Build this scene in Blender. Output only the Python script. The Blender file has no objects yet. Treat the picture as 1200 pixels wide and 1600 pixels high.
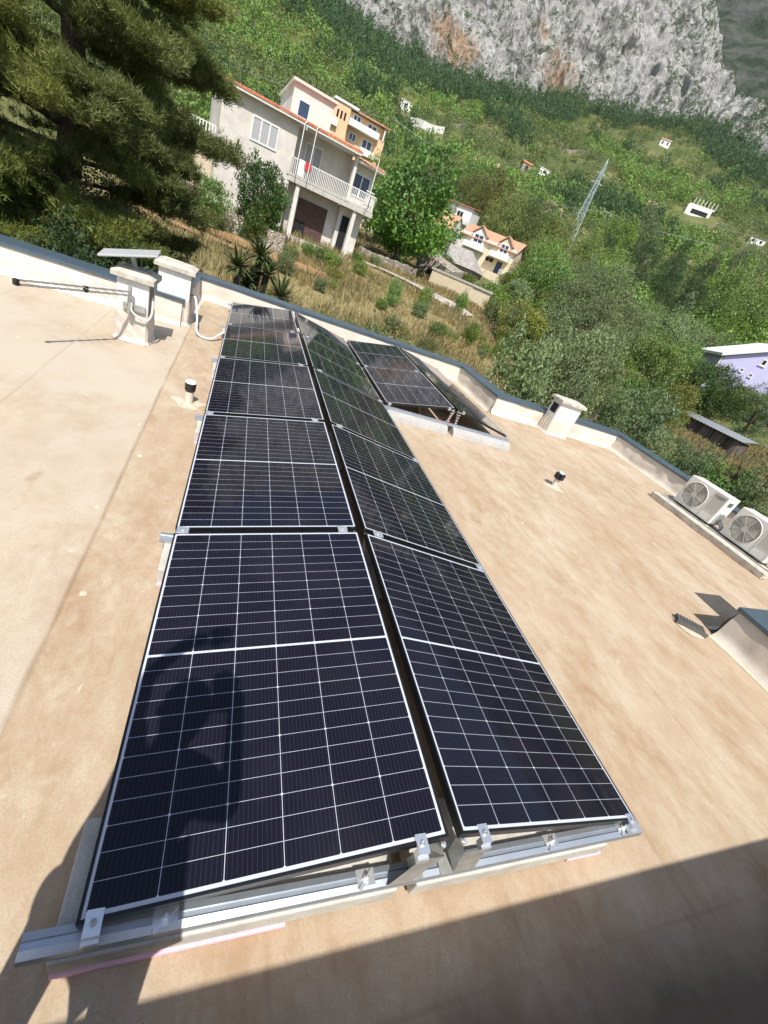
import bpy, bmesh, math, random
import numpy as np
from mathutils import Vector, Matrix
R = math.radians
SC = bpy.context.scene
COL = SC.collection

# ------------------------------------------------------------------ camera, light, exposure
CAM = Vector((0.1449, -0.4582, 1.8134))
yaw, pitch, roll, F_PX = 0.4598, -0.5158, 0.4069, 657.47
fw = Vector((math.sin(yaw)*math.cos(pitch), math.cos(yaw)*math.cos(pitch), math.sin(pitch)))
r0 = Vector((math.cos(yaw), -math.sin(yaw), 0)); u0 = r0.cross(fw)
rt = r0*math.cos(roll) + u0*math.sin(roll); up = -r0*math.sin(roll) + u0*math.cos(roll)
cd = bpy.data.cameras.new('camera'); cam = bpy.data.objects.new('camera', cd); COL.objects.link(cam)
cam.matrix_world = Matrix(((rt.x, up.x, -fw.x, CAM.x), (rt.y, up.y, -fw.y, CAM.y), (rt.z, up.z, -fw.z, CAM.z), (0, 0, 0, 1)))
cd.sensor_fit = 'VERTICAL'; cd.sensor_height = 24; cd.lens = F_PX/1600*24
cd.clip_start = 0.01; cd.clip_end = 5000
SC.camera = cam
SUN = Vector((-0.12, -0.68, 1.0)).normalized()          # towards the sun
w = bpy.data.worlds.new('World'); SC.world = w; w.use_nodes = True
nt = w.node_tree; bg = nt.nodes['Background']
sky = nt.nodes.new('ShaderNodeTexSky'); sky.sky_type = 'NISHITA'; sky.sun_disc = False
sky.sun_elevation = math.asin(SUN.z); sky.sun_rotation = math.atan2(SUN.x, SUN.y)
sky.air_density = 1.0; sky.dust_density = 1.5
nt.links.new(sky.outputs[0], bg.inputs[0]); bg.inputs[1].default_value = 0.125
sl = bpy.data.lights.new('sun', 'SUN'); sl.energy = 5.0; sl.angle = R(0.53); sl.color = (1.0, 0.955, 0.88)
so = bpy.data.objects.new('sun', sl); COL.objects.link(so); so.rotation_euler = SUN.to_track_quat('Z', 'Y').to_euler(); so.location = (0, -5, 30)
SC.view_settings.view_transform = 'Standard'; SC.view_settings.look = 'None'
SC.view_settings.exposure = 0.4; SC.view_settings.gamma = 1.0
SC.cycles.max_bounces = 5; SC.cycles.diffuse_bounces = 3; SC.cycles.glossy_bounces = 3; SC.cycles.transmission_bounces = 3

# ------------------------------------------------------------------ materials
class NT:
    def __init__(s, name):
        s.m = bpy.data.materials.new(name); s.m.use_nodes = True; s.t = s.m.node_tree
        s.b = s.t.nodes['Principled BSDF']; s.out = s.t.nodes['Material Output']
    def n(s, typ, **kw):
        o = s.t.nodes.new(typ)
        for k, v in kw.items():
            if k.startswith('i_'):
                key = k[2:]; key = int(key) if key.isdigit() else key.replace('_', ' ')
                s.set(o.inputs[key], v)
            else: setattr(o, k, v)
        return o
    def set(s, inp, v):
        if isinstance(v, bpy.types.NodeSocket): s.t.links.new(v, inp)
        else:
            if isinstance(v, tuple) and len(v) == 3 and inp.type == 'RGBA': v = (*v, 1)
            inp.default_value = v
    def math(s, op, a, b=None, c=None, clamp=False):
        o = s.t.nodes.new('ShaderNodeMath'); o.operation = op; o.use_clamp = clamp
        s.set(o.inputs[0], a)
        if b is not None: s.set(o.inputs[1], b)
        if c is not None: s.set(o.inputs[2], c)
        return o.outputs[0]
    def mix(s, f, a, b):
        o = s.t.nodes.new('ShaderNodeMix'); o.data_type = 'RGBA'
        s.set(o.inputs[0], f); s.set(o.inputs[6], a); s.set(o.inputs[7], b)
        return o.outputs[2]
    def coord(s, scale=(1, 1, 1), rot=(0, 0, 0), kind='Object', loc=(0, 0, 0)):
        tc = s.t.nodes.new('ShaderNodeTexCoord'); mp = s.t.nodes.new('ShaderNodeMapping')
        mp.inputs['Scale'].default_value = scale; mp.inputs['Rotation'].default_value = rot; mp.inputs['Location'].default_value = loc
        s.t.links.new(tc.outputs[kind], mp.inputs[0]); return mp.outputs[0]
    def noise(s, scale, detail=4, rough=.6, vec=None, dist=0):
        o = s.n('ShaderNodeTexNoise', i_Scale=scale, i_Detail=detail, i_Roughness=rough, i_Distortion=dist)
        if vec is None: vec = s.coord()
        s.t.links.new(vec, o.inputs['Vector']); return o.outputs[0]
    def ramp(s, f, lo, hi):
        return s.n('ShaderNodeMapRange', i_0=f, i_1=lo, i_2=hi, i_3=0.0, i_4=1.0).outputs[0]
    def bump(s, h, strength=.3, dist=.01):
        o = s.n('ShaderNodeBump', i_Strength=strength, i_Distance=dist, i_Height=h); s.t.links.new(o.outputs[0], s.b.inputs['Normal']); return o
    def col(s, c): s.set(s.b.inputs['Base Color'], c)
    def fin(s, rough=.6, metal=0.0, spec=None):
        s.set(s.b.inputs['Roughness'], rough); s.set(s.b.inputs['Metallic'], metal)
        if spec is not None: s.set(s.b.inputs['Specular IOR Level'], spec)
        return s.m

def plain(name, c, rough=.6, metal=0.0, var=.12, scale=6, bump=0.0, bscale=60, spec=None):
    t = NT(name); f = t.noise(scale, 5)
    f = t.ramp(f, .3, .7)
    a = tuple(max(0, x*(1-var)) for x in c); b = tuple(min(1, x*(1+var)) for x in c)
    t.col(t.mix(f, a, b))
    if bump: t.bump(t.noise(bscale, 4), bump, .01)
    return t.fin(rough, metal, spec)

def leafmat(name, a, b, trans=.3, rough=.55):
    t = NT(name); g = t.n('ShaderNodeNewGeometry')
    n1 = t.ramp(t.noise(.35, 2, vec=t.coord()), .35, .65)
    f = t.math('MULTIPLY_ADD', g.outputs['Random Per Island'], .65, t.math('MULTIPLY', n1, .35))
    oi = t.n('ShaderNodeObjectInfo'); c = t.mix(f, a, b); hv = t.n('ShaderNodeHueSaturation', i_Hue=t.math('MULTIPLY_ADD', oi.outputs['Random'], .045, .4775), i_Saturation=t.math('MULTIPLY_ADD', n1, .2, .82), i_Value=t.math('MULTIPLY_ADD', t.math('FRACT', t.math('MULTIPLY', oi.outputs['Random'], 7.3)),       .6, .82), i_Color=c); c = hv.outputs[0]; t.col(c); t.fin(rough, 0, .25)
    tr = t.n('ShaderNodeBsdfTranslucent'); t.set(tr.inputs[0], t.mix(.5, c, (.12, .17, .02)))
    mx = t.n('ShaderNodeMixShader', i_0=trans); t.t.links.new(t.b.outputs[0], mx.inputs[1]); t.t.links.new(tr.outputs[0], mx.inputs[2])
    t.t.links.new(mx.outputs[0], t.out.inputs[0]); return t.m

M = {}
def roofmat():
    t = NT('roof_membrane'); v = t.coord()
    sep = t.n('ShaderNodeSeparateXYZ'); t.t.links.new(v, sep.inputs[0]); x, y = sep.outputs[0], t.math('ADD', sep.outputs[1], 4.0)
    vs = t.coord((1.0, .28, 1))
    n1 = t.ramp(t.noise(1.5, 8, .72, t.coord((1.0, .5, 1)), .15), .36, .66)
    n2 = t.ramp(t.noise(5.5, 9, .76, t.coord((1.0, .6, 1)), .2), .42, .64)
    n3 = t.ramp(t.noise(.55, 3, .5, v), .38, .62)
    base = t.mix(n1, (.33, .225, .135), (.485, .40, .295))
    base = t.mix(t.math('MULTIPLY', n2, .55), base, (.56, .495, .395))
    base = t.mix(t.math('MULTIPLY', n3, .35), base, (.37, .26, .165))
    left = t.math('LESS_THAN', t.math('ADD', x, t.math('MULTIPLY', y, .012)), -.44)
    gl = t.ramp(t.noise(.9, 5, .6, v, .4), .36, .6)
    base = t.mix(t.math('MULTIPLY', left, t.math('MULTIPLY_ADD', gl, .55, .28)), base, (.50, .445, .365))
    # white scuffs, stains, speckle
    sc = t.ramp(t.noise(9, 9, .74, t.coord((1.3, .6, 1), (0, 0, .5)), .4), .625, .69)
    base = t.mix(t.math('MULTIPLY', sc, .6), base, (.66, .60, .51))
    st = t.ramp(t.noise(2.6, 6, .6, t.coord((.9, .5, 1), loc=(3, 8, 0)), .2), .64, .74)
    base = t.mix(t.math('MULTIPLY', st, .6), base, (.27, .15, .075))
    fine = t.noise(120, 3, .7, v)
    base = t.mix(t.math('MULTIPLY', t.ramp(fine, .40, .70), .38), base, (.27, .19, .12))
    # welded seams between the sheets, running along y, plus one cross seam
    wob = t.math('MULTIPLY', t.math('SUBTRACT', t.noise(1.1, 2, .5, v), .5), .03)
    xs = t.math('ADD', t.math('ADD', x, wob), t.math('MULTIPLY', y, .012))
    fr = t.math('FRACT', t.math('DIVIDE', t.math('ADD', xs, 10.44), 1.0))
    dd = t.math('MINIMUM', fr, t.math('SUBTRACT', 1.0, fr))
    seam = t.math('SUBTRACT', 1.0, t.ramp(dd, .004, .02))
    cy = t.math('ABSOLUTE', t.math('ADD', t.math('ADD', y, .36), wob))
    seam2 = t.math('SUBTRACT', 1.0, t.ramp(cy, .003, .014))
    seam = t.math('MAXIMUM', seam, t.math('MULTIPLY', seam2, 1.6))
    brk = t.ramp(t.noise(2.2, 3, .6, v), .35, .6)
    near_s = t.math('SUBTRACT', 1.0, t.ramp(t.math('ABSOLUTE', t.math('ADD', xs, .44)), .05, .12)); seam = t.math('MULTIPLY', seam, t.math('MULTIPLY_ADD', near_s, .6, .4))
    shade_tint = t.math('MULTIPLY', t.ramp(t.math('ADD', y, t.math('MULTIPLY', t.noise(2.0, 6, .65, v), .5)), -.02, -.34), .72)  # darkening painted towards the near wall foot, in place of deeper shade
    base = t.mix(shade_tint, base, (.050, .038, .028))
    base = t.mix(t.math('MULTIPLY', seam, t.math('MULTIPLY_ADD', brk, .38, .12)), base, (.17, .10, .055))
    lap = t.ramp(fr, 0.0, .03)
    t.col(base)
    h = t.math('ADD', t.math('ADD', t.math('MULTIPLY', t.noise(26, 5, .6, v), .5), t.math('MULTIPLY', fine, .2)), t.math('MULTIPLY', lap, .8))
    h = t.math('ADD', h, t.math('MULTIPLY', sc, .3))
    t.bump(h, .45, .006); return t.fin(.82, 0, .25)
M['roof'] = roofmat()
def upmat():
    t = NT('membrane_upstand')
    n = t.ramp(t.noise(1.6, 5, .6, t.coord((1, 1, .4))), .3, .7)
    c = t.mix(n, (.52, .46, .385), (.66, .61, .54))
    s = t.ramp(t.noise(4, 5, .7, t.coord((1, 1, .12))), .58, .72)
    c = t.mix(t.math('MULTIPLY', s, .3), c, (.44, .33, .22)); t.col(c); t.bump(t.noise(8, 4), .25, .02); return t.fin(.55, 0, .35)
M['upstand'] = upmat()
M['strip'] = plain('weld_strip', (.58, .50, .385), .6, var=.12, scale=9, bump=.3, bscale=30)
M['coping'] = plain('coping_metal', (.088, .128, .165), .38, .35, var=.15, scale=2.5, bump=.03, bscale=6)
M['coping_dark'] = plain('coping_dark', (.003, .003, .004), .95, 0, spec=.02, var=.3, scale=2.5)
M['white'] = plain('white_paint', (.74, .73, .70), .6, var=.06, scale=8, bump=.1)
def streaky(name, a, b, rough):
    t = NT(name); n1 = t.ramp(t.noise(3.5, 6, .7, t.coord((6, 6, .7))), .52, .74); n2 = t.ramp(t.noise(7, 5, .65), .3, .75)
    c = t.mix(n2, tuple(x*.9 for x in a), a); c = t.mix(t.math('MULTIPLY', n1, .45), c, b); t.col(c); t.bump(t.noise(80, 4), .25, .01); return t.fin(rough)
M['chim'] = streaky('chimney_render', (.76, .75, .725), (.50, .47, .41), .8)
M['cap'] = plain('cap_concrete', (.47, .44, .37), .85, var=.3, scale=9, bump=.4, bscale=70)
M['conc'] = plain('concrete', (.46, .44, .40), .9, var=.2, scale=7, bump=.5, bscale=80)
M['conc2'] = plain('curb_concrete', (.36, .35, .33), .85, var=.12, scale=9, bump=.35, bscale=90)
M['foam'] = plain('pink_foam', (.76, .47, .56), .85, var=.08, scale=20, bump=.2)
M['alu'] = plain('aluminium', (.44, .485, .54), .42, .75, var=.08, scale=12)
M['alu2'] = plain('bright_aluminium', (.80, .82, .84), .32, .8, var=.06, scale=12)
M['steel'] = plain('galvanised', (.46, .47, .45), .45, .6, var=.2, scale=25)
M['black'] = plain('black_plastic', (.018, .018, .02), .42, var=.2)
M['frame'] = plain('black_anodised', (.014, .014, .016), .34, .3, var=.2)
M['pipe'] = plain('pvc_pipe', (.60, .55, .47), .55, var=.1, scale=14)
M['cable'] = plain('white_conduit', (.70, .70, .68), .5, var=.05)
M['red'] = plain('red_plastic', (.55, .03, .03), .5)
M['acw'] = plain('ac_white', (.76, .75, .71), .45, var=.04)
M['acg'] = plain('ac_grille', (.50, .49, .45), .5, var=.05)
M['acd'] = plain('ac_dark', (.10, .10, .095), .6)
M['grey'] = plain('dish_grey', (.40, .405, .42), .4, var=.05)
def cellmat():
    t = NT('solar_cells'); v = t.coord()
    PW, PL = 1.134, 1.762; mx, my, cg = .0085, .0115, .0105; px = (PW-2*mx)/6; py = (PL-2*my-cg)/24
    sep = t.n('ShaderNodeSeparateXYZ'); t.t.links.new(v, sep.inputs[0]); x, y = sep.outputs[0], sep.outputs[1]
    def dline(a, p):
        fr = t.math('FRACT', t.math('DIVIDE', a, p)); return t.math('MULTIPLY', t.math('MINIMUM', fr, t.math('SUBTRACT', 1.0, fr)), p)
    xa = t.math('SUBTRACT', x, mx); ya = t.math('SUBTRACT', t.math('ABSOLUTE', t.math('SUBTRACT', y, PL/2)), cg/2)
    dx = dline(xa, px); dy = dline(ya, py); dy3 = dline(ya, py*3)
    wl = t.math('LESS_THAN', dx, .0010)
    wl = t.math('MAXIMUM', wl, t.math('LESS_THAN', dy, .0007))
    wl = t.math('MAXIMUM', wl, t.math('LESS_THAN', t.math('ADD', dx, dy3), .0062))
    for c in (t.math('LESS_THAN', xa, 0.0), t.math('GREATER_THAN', xa, PW-2*mx), t.math('LESS_THAN', ya, 0.0), t.math('GREATER_THAN', ya, 12*py)):
        wl = t.math('MAXIMUM', wl, c)
    db = dline(t.math('ADD', xa, px/24), px/12); bus = t.math('LESS_THAN', db, .00042)
    n = t.noise(2.5, 2, .5, v)
    g = t.n('ShaderNodeObjectInfo')
    cid = t.n('ShaderNodeTexWhiteNoise'); cid.noise_dimensions = '3D'
    cmb = t.n('ShaderNodeCombineXYZ', i_0=t.math('FLOOR', t.math('DIVIDE', xa, px)), i_1=t.math('FLOOR', t.math('DIVIDE', t.math('SUBTRACT', y, PL/2), py*3)), i_2=g.outputs['Random'])
    t.t.links.new(cmb.outputs[0], cid.inputs['Vector'])
    c = t.mix(n, (.0055, .0052, .0115), (.0095, .0078, .0125))
    c = t.mix(t.math('MULTIPLY', cid.outputs[0], .5), c, (.008, .0085, .017))
    c = t.mix(t.math('MULTIPLY', bus, .3), c, (.12, .13, .18))
    c = t.mix(wl, c, (.50, .53, .60))
    dust = t.ramp(t.noise(2.2, 3, .5, v, .8), .45, .8)
    c = t.mix(t.math('MULTIPLY', dust, .012), c, (.55, .48, .40))
    t.col(c); t.set(t.b.inputs['Roughness'], t.math('MULTIPLY_ADD', dust, .03, .045)); t.set(t.b.inputs['Specular IOR Level'], .28)
    return t.m
M['cells'] = cellmat()

# ------------------------------------------------------------------ mesh helpers
class MB:
    def __init__(s): s.v = []; s.f = []
    def add(s, vs, fs):
        n = len(s.v); s.v += [tuple(p) for p in vs]; s.f += [tuple(i+n for i in f) for f in fs]; return s
    def box(s, x0, y0, z0, x1, y1, z1):
        return s.add([(x0,y0,z0),(x1,y0,z0),(x1,y1,z0),(x0,y1,z0),(x0,y0,z1),(x1,y0,z1),(x1,y1,z1),(x0,y1,z1)],
                     [(3,2,1,0),(4,5,6,7),(0,1,5,4),(1,2,6,5),(2,3,7,6),(3,0,4,7)])
    def bbox(s, x0, y0, z0, x1, y1, z1, b=.005):
        bm = bmesh.new(); bmesh.ops.create_cube(bm, size=1.0)
        for v in bm.verts: v.co = Vector(((x0+x1)/2+v.co.x*(x1-x0), (y0+y1)/2+v.co.y*(y1-y0), (z0+z1)/2+v.co.z*(z1-z0)))
        bmesh.ops.bevel(bm, geom=list(bm.edges), offset=b, segments=2, affect='EDGES', profile=.6)
        bm.verts.ensure_lookup_table(); s.add([v.co[:] for v in bm.verts], [[v.index for v in f.verts] for f in bm.faces]); bm.free(); return s
    def prism(s, poly, axis, a, b):
        n = len(poly); f = {'x': lambda p, t: (t, p[0], p[1]), 'y': lambda p, t: (p[0], t, p[1]), 'z': lambda p, t: (p[0], p[1], t)}[axis]
        s.add([f(p, a) for p in poly]+[f(p, b) for p in poly], [tuple(range(n))[::-1], tuple(range(n, 2*n))]+[(i, (i+1) % n, n+(i+1) % n, n+i) for i in range(n)]); return s
    def tube(s, path, rad, n=8, cap=True):
        P = [Vector(p) for p in path]; rr = rad if isinstance(rad, (list, tuple)) else [rad]*len(P); base = len(s.v); prev = None
        for i, p in enumerate(P):
            t = (P[min(i+1, len(P)-1)]-P[max(i-1, 0)]).normalized()
            a = prev-t*prev.dot(t) if prev is not None else t.orthogonal()
            if a.length < 1e-5: a = t.orthogonal()
            a.normalize(); prev = a; b = t.cross(a)
            for k in range(n):
                an = 2*math.pi*k/n; s.v.append(tuple(p+(a*math.cos(an)+b*math.sin(an))*rr[i]))
        for i in range(len(P)-1):
            for k in range(n):
                s.f.append((base+i*n+k, base+i*n+(k+1) % n, base+(i+1)*n+(k+1) % n, base+(i+1)*n+k))
        if cap: s.f.append(tuple(base+k for k in range(n))[::-1]); s.f.append(tuple(base+(len(P)-1)*n+k for k in range(n)))
        return s
    def bar(s, p0, p1, w, h):
        p0, p1 = Vector(p0), Vector(p1); t = (p1-p0).normalized(); a = t.cross(Vector((0, 0, 1)))
        if a.length < 1e-4: a = Vector((1, 0, 0))
        a.normalize(); b = a.cross(t).normalized(); a *= w/2; b *= h/2
        return s.add([p0-a-b, p0+a-b, p0+a+b, p0-a+b, p1-a-b, p1+a-b, p1+a+b, p1-a+b], [(3,2,1,0),(4,5,6,7),(0,1,5,4),(1,2,6,5),(2,3,7,6),(3,0,4,7)])
    def lathe(s, prof, c=(0, 0, 0), n=20):
        base = len(s.v)
        for r_, z in prof:
            for k in range(n): a = 2*math.pi*k/n; s.v.append((c[0]+r_*math.cos(a), c[1]+r_*math.sin(a), c[2]+z))
        for i in range(len(prof)-1):
            for k in range(n): s.f.append((base+i*n+k, base+i*n+(k+1) % n, base+(i+1)*n+(k+1) % n, base+(i+1)*n+k))
        s.f.append(tuple(base+k for k in range(n))[::-1]); s.f.append(tuple(base+(len(prof)-1)*n+k for k in range(n))); return s
    def xf(s, fn): s.v = [tuple(fn(Vector(p))) for p in s.v]; return s
    def build(s, name, mat, parent=None, org=None, smooth=False):
        me = bpy.data.meshes.new(name)
        v = s.v if org is None else [(p[0]-org[0], p[1]-org[1], p[2]-org[2]) for p in s.v]
        me.from_pydata(v, [], s.f); me.materials.append(M[mat] if isinstance(mat, str) else mat)
        bm = bmesh.new(); bm.from_mesh(me); bmesh.ops.recalc_face_normals(bm, faces=bm.faces); bm.to_mesh(me); bm.free()
        if smooth:
            for p in me.polygons: p.use_smooth = True
        o = bpy.data.objects.new(name, me); COL.objects.link(o)
        if parent: o.parent = parent
        return o
def tag(o, label=None, cat=None, group=None, kind=None):
    if label: o['label'] = label
    if cat: o['category'] = cat
    if group: o['group'] = group
    if kind: o['kind'] = kind
    return o
def thing(name, label, cat, loc=(0, 0, 0), rz=0, group=None, rot=None):
    o = bpy.data.objects.new(name, None); COL.objects.link(o); o.location = loc; o.rotation_euler = rot or (0, 0, rz)
    return tag(o, label, cat, group)
def copy_tree(o, parent=None):
    c = o.copy(); COL.objects.link(c); c.parent = parent
    for ch in o.children: copy_tree(ch, c)
    return c
def npmesh(name, V, Fq, mat, parent=None, smooth=False):
    me = bpy.data.meshes.new(name); k = Fq.shape[1]; nf = len(Fq)
    me.vertices.add(len(V)); me.vertices.foreach_set('co', np.ascontiguousarray(V, np.float32).ravel())
    me.loops.add(nf*k); me.loops.foreach_set('vertex_index', np.ascontiguousarray(Fq, np.int32).ravel())
    me.polygons.add(nf); me.polygons.foreach_set('loop_start', np.arange(0, nf*k, k, dtype=np.int32))
    me.polygons.foreach_set('loop_total', np.full(nf, k, np.int32))
    if smooth: me.polygons.foreach_set('use_smooth', np.ones(nf, bool))
    me.materials.append(M[mat] if isinstance(mat, str) else mat); me.update(calc_edges=True); me.validate()
    o = bpy.data.objects.new(name, me); COL.objects.link(o)
    if parent: o.parent = parent
    return o
def meshdata(o): me = o.data; bpy.data.objects.remove(o); return me

# value noise in numpy
def _h(ix, iy, iz, s):
    n = (ix*374761393+iy*668265263+iz*2147483647+s*1274126177) & 0xffffffff
    n = ((n ^ (n >> 13))*1274126177) & 0xffffffff
    return ((n ^ (n >> 16)) & 0xffff)/65535.0
def vn(P, s=0):
    i = np.floor(P).astype(np.int64); f = P-i; f = f*f*(3-2*f); o = 0
    for a in (0, 1):
        for b in (0, 1):
            for c in (0, 1):
                wgt = (f[..., 0] if a else 1-f[..., 0])*(f[..., 1] if b else 1-f[..., 1])*(f[..., 2] if c else 1-f[..., 2])
                o = o+wgt*_h(i[..., 0]+a, i[..., 1]+b, i[..., 2]+c, s)
    return o
def fbm(P, octv=4, s=0, gain=.5):
    o = 0; a = 1; t = 0
    for k in range(octv): o = o+a*vn(P*2**k, s+k*7); t += a; a *= gain
    return o/t
def ridge(P, octv=4, s=0, gain=.55):
    o = 0; a = 1; t = 0
    for k in range(octv): o = o+a*(1-np.abs(2*vn(P*2**k, s+k*7)-1)); t += a; a *= gain
    return o/t

# ------------------------------------------------------------------ terrain, cliff
RA = [0,12,18,25,31,36,46,60,80,100,130,180,300,450,520,700,1100]
ZA = [-2.9,-2.4,-1.7,-.9,-.3,.5,.8,2.0,3.6,5.6,11,23,60,127,165,270,470]
RB = [0,12,30,45,58,75,95,130,180,300,450,520,700,1100]
ZB = [-4.5,-4.2,-3.6,-3.1,-2.5,-.8,4.0,11,23,60,127,165,270,470]
def ter(x, y):
    x = np.asarray(x, float); y = np.asarray(y, float)
    dx = x-CAM.x; dy = y-CAM.y; r = np.hypot(dx, dy); az = np.degrees(np.arctan2(dx, dy))
    q = np.clip((az-24)/20, 0, 1); q = q*q*(3-2*q)
    z = np.interp(r, RA, ZA)*(1-q)+np.interp(r, RB, ZB)*q
    amp = np.clip((r-60)/200, 0, 1)
    z = z+amp*(2.2*np.sin(x*.043+1.3)*np.sin(y*.037)+1.1*np.sin(x*.11+y*.07)+.6*np.sin(y*.21-x*.13))
    z = z-np.clip((az-33)/3, 0, 1)*np.clip((r-615)/110, 0, 1)*230
    back = np.clip((np.abs(az-22)-80)/40, 0, 1)
    return z*(1-back)+(-5-.03*r)*back
def tz(x, y): return float(ter(x, y))
def pol(az, r): a = R(az); return (CAM.x+math.sin(a)*r, CAM.y+math.cos(a)*r)

def groundmat():
    t = NT('hill_ground'); v = t.coord(kind='Object')
    a = t.ramp(t.noise(.05, 6, .62, v), .38, .62); b = t.ramp(t.noise(.35, 6, .65, v), .4, .65); c = t.ramp(t.noise(3, 5, .7, v), .35, .7)
    col = t.mix(a, (.085, .115, .035), (.16, .155, .065)); col = t.mix(t.math('MULTIPLY', b, .25), col, (.20, .165, .08))
    col = t.mix(t.math('MULTIPLY', c, .4), col, (.055, .07, .02))
    d = t.ramp(t.noise(.8, 5, .7, t.coord(loc=(5, 3, 1))), .66, .72); col = t.mix(t.math('MULTIPLY', d, .7), col, (.42, .38, .30))
    dm = t.n('ShaderNodeVectorMath', operation='DISTANCE', i_0=t.coord((1, 1, 0))); dm.inputs[1].default_value = (11, 29, 0)
    md = t.math('SUBTRACT', 1.0, t.ramp(t.math('ADD', dm.outputs['Value'], t.math('MULTIPLY', t.noise(.3, 4, .6, v), 14.0)), 20.0, 34.0))
    col = t.mix(t.math('MULTIPLY', md, .75), col, t.mix(c, (.33, .25, .135), (.20, .175, .075)))
    t.col(col); t.bump(t.noise(2.5, 6, .7, v), .6, .15); return t.fin(.95, 0, .1)
M['ground'] = groundmat()
azs = np.concatenate([np.arange(-180, -60, 6), np.arange(-60, 110, .75), np.arange(110, 180, 6)])
rs = np.concatenate([np.linspace(2, 60, 59), np.geomspace(61.5, 1100, 110)])
A, Rr = np.meshgrid(np.radians(azs), rs, indexing='ij')
X = CAM.x+np.sin(A)*Rr; Y = CAM.y+np.cos(A)*Rr; Z = ter(X, Y)
Z += (fbm(np.stack([X*.9, Y*.9, X*0], -1), 3, 5)-.5)*np.clip((Rr-10)/12, 0, 1)*.35
na, nr = A.shape
idx = np.arange(na*nr).reshape(na, nr); nx = np.roll(idx, -1, 0)
Fq = np.stack([idx[:, :-1], idx[:, 1:], nx[:, 1:], nx[:, :-1]], -1).reshape(-1, 4)
tag(npmesh('terrain', np.stack([X, Y, Z], -1).reshape(-1, 3), Fq, 'ground', smooth=True), 'sloping hillside ground of dry grass and earth', 'hillside', kind='structure')

def cliffmat():
    t = NT('limestone'); v = t.coord()
    a = t.ramp(t.noise(.03, 7, .6, v), .35, .65); b = t.ramp(t.noise(.22, 8, .68, t.coord((1, 1, .45)), .8), .35, .66); c = t.ramp(t.noise(1.1, 6, .7, v), .3, .7)
    col = t.mix(a, (.54, .535, .52), (.70, .685, .655)); col = t.mix(b, (.30, .295, .285), col); col = t.mix(t.math('MULTIPLY', c, .4), col, (.60, .59, .57))
    ck = t.n('ShaderNodeTexVoronoi', i_Scale=.085, feature='DISTANCE_TO_EDGE'); wv_ = t.n('ShaderNodeVectorMath', operation='ADD'); nz3 = t.n('ShaderNodeTexNoise', i_Scale=.06, i_Detail=5.0); t.t.links.new(v, nz3.inputs['Vector'])
    sc3 = t.n('ShaderNodeVectorMath', operation='SCALE'); t.t.links.new(nz3.outputs['Color'], sc3.inputs[0]); sc3.inputs['Scale'].default_value = 26.0
    t.t.links.new(t.coord((1, 1, .42)), wv_.inputs[0]); t.t.links.new(sc3.outputs[0], wv_.inputs[1]); t.t.links.new(wv_.outputs[0], ck.inputs['Vector'])
    crk = t.math('SUBTRACT', 1.0, t.ramp(ck.outputs['Distance'], .02, .16)); crk = t.math('MULTIPLY', crk, t.ramp(t.noise(.05, 4, .6, v), .42, .60))
    col = t.mix(t.math('MULTIPLY', crk, .8), col, (.10, .10, .095))
    pk = t.ramp(t.noise(.42, 5, .6, t.coord((1, 1, .6)), .5), .575, .665); col = t.mix(t.math('MULTIPLY', pk, .75), col, (.12, .125, .10))
    n = t.noise(.10, 7, .68, t.coord((1, 1, .5)), .8)
    mask = None
    for (x, y, z, rad) in ((116, 440, 146, 22), (222, 462, 168, 25), (240, 452, 168, 18), (190, 480, 190, 12)):
        d = t.n('ShaderNodeVectorMath', operation='DISTANCE', i_0=v); d.inputs[1].default_value = (x, y, z)
        mk = t.math('SUBTRACT', 1.0, t.math('DIVIDE', d.outputs['Value'], rad*1.6), clamp=True); mask = mk if mask is None else t.math('MAXIMUM', mask, mk)
    mk = t.ramp(t.math('MULTIPLY', t.math('POWER', mask, .6), n), .22, .40)
    o2 = t.mix(b, (.27, .15, .085), (.56, .39, .25)); col = t.mix(t.math('MULTIPLY', mk, .85), col, o2)
    few = t.ramp(t.noise(.045, 6, .7, t.coord(loc=(40, 12, 7))), .66, .74); col = t.mix(t.math('MULTIPLY', few, .4), col, (.46, .31, .19))
    t.col(col); t.bump(t.math('ADD', b, t.math('MULTIPLY', c, .5)), .9, 2.0); return t.fin(.95, 0, .1)
M['cliff'] = cliffmat()
def rc(az): return np.interp(az, [-40, -6, 0, 4, 10, 18, 26, 33, 39, 45, 50, 60, 80], [620, 560, 500, 448, 428, 448, 503, 540, 575, 528, 520, 540, 560])
az_ = np.linspace(-30, 66, 900); tt = np.linspace(0, 1, 330)
A, T = np.meshgrid(az_, tt, indexing='ij')
right_end = np.clip((A-36)/8, 0, 1)                       # the crag drops away to the right into a ravine
base = rc(A)-6; slope = 1.35; ar = np.radians(A)
z0 = ter(CAM.x+np.sin(ar)*base, CAM.y+np.cos(ar)*base)-4-CAM.z
tel = np.tan(np.radians(np.interp(A, [-30, 26, 31.7, 34, 37.2, 40.5, 43.4, 46, 52, 66], [36, 33, 26.5, 25.3, 23.6, 21.7, 20.9, 19.9, 18.6, 17])))
hmax = np.clip((tel*base-z0)/(1-tel/slope), 8, 330)
S = T*hmax
rr = base+S/slope; ar = np.radians(A)
X = CAM.x+np.sin(ar)*rr; Y = CAM.y+np.cos(ar)*rr
bx = CAM.x+np.sin(ar)*base; by = CAM.y+np.cos(ar)*base
Z = ter(bx, by)-4+S
P = np.stack([X, Y, Z*.5], -1)
warp = np.stack([fbm(P/60, 3, 91), fbm(P/60, 3, 92), fbm(P/60, 3, 93)], -1)*24
Pw = P+warp
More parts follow.
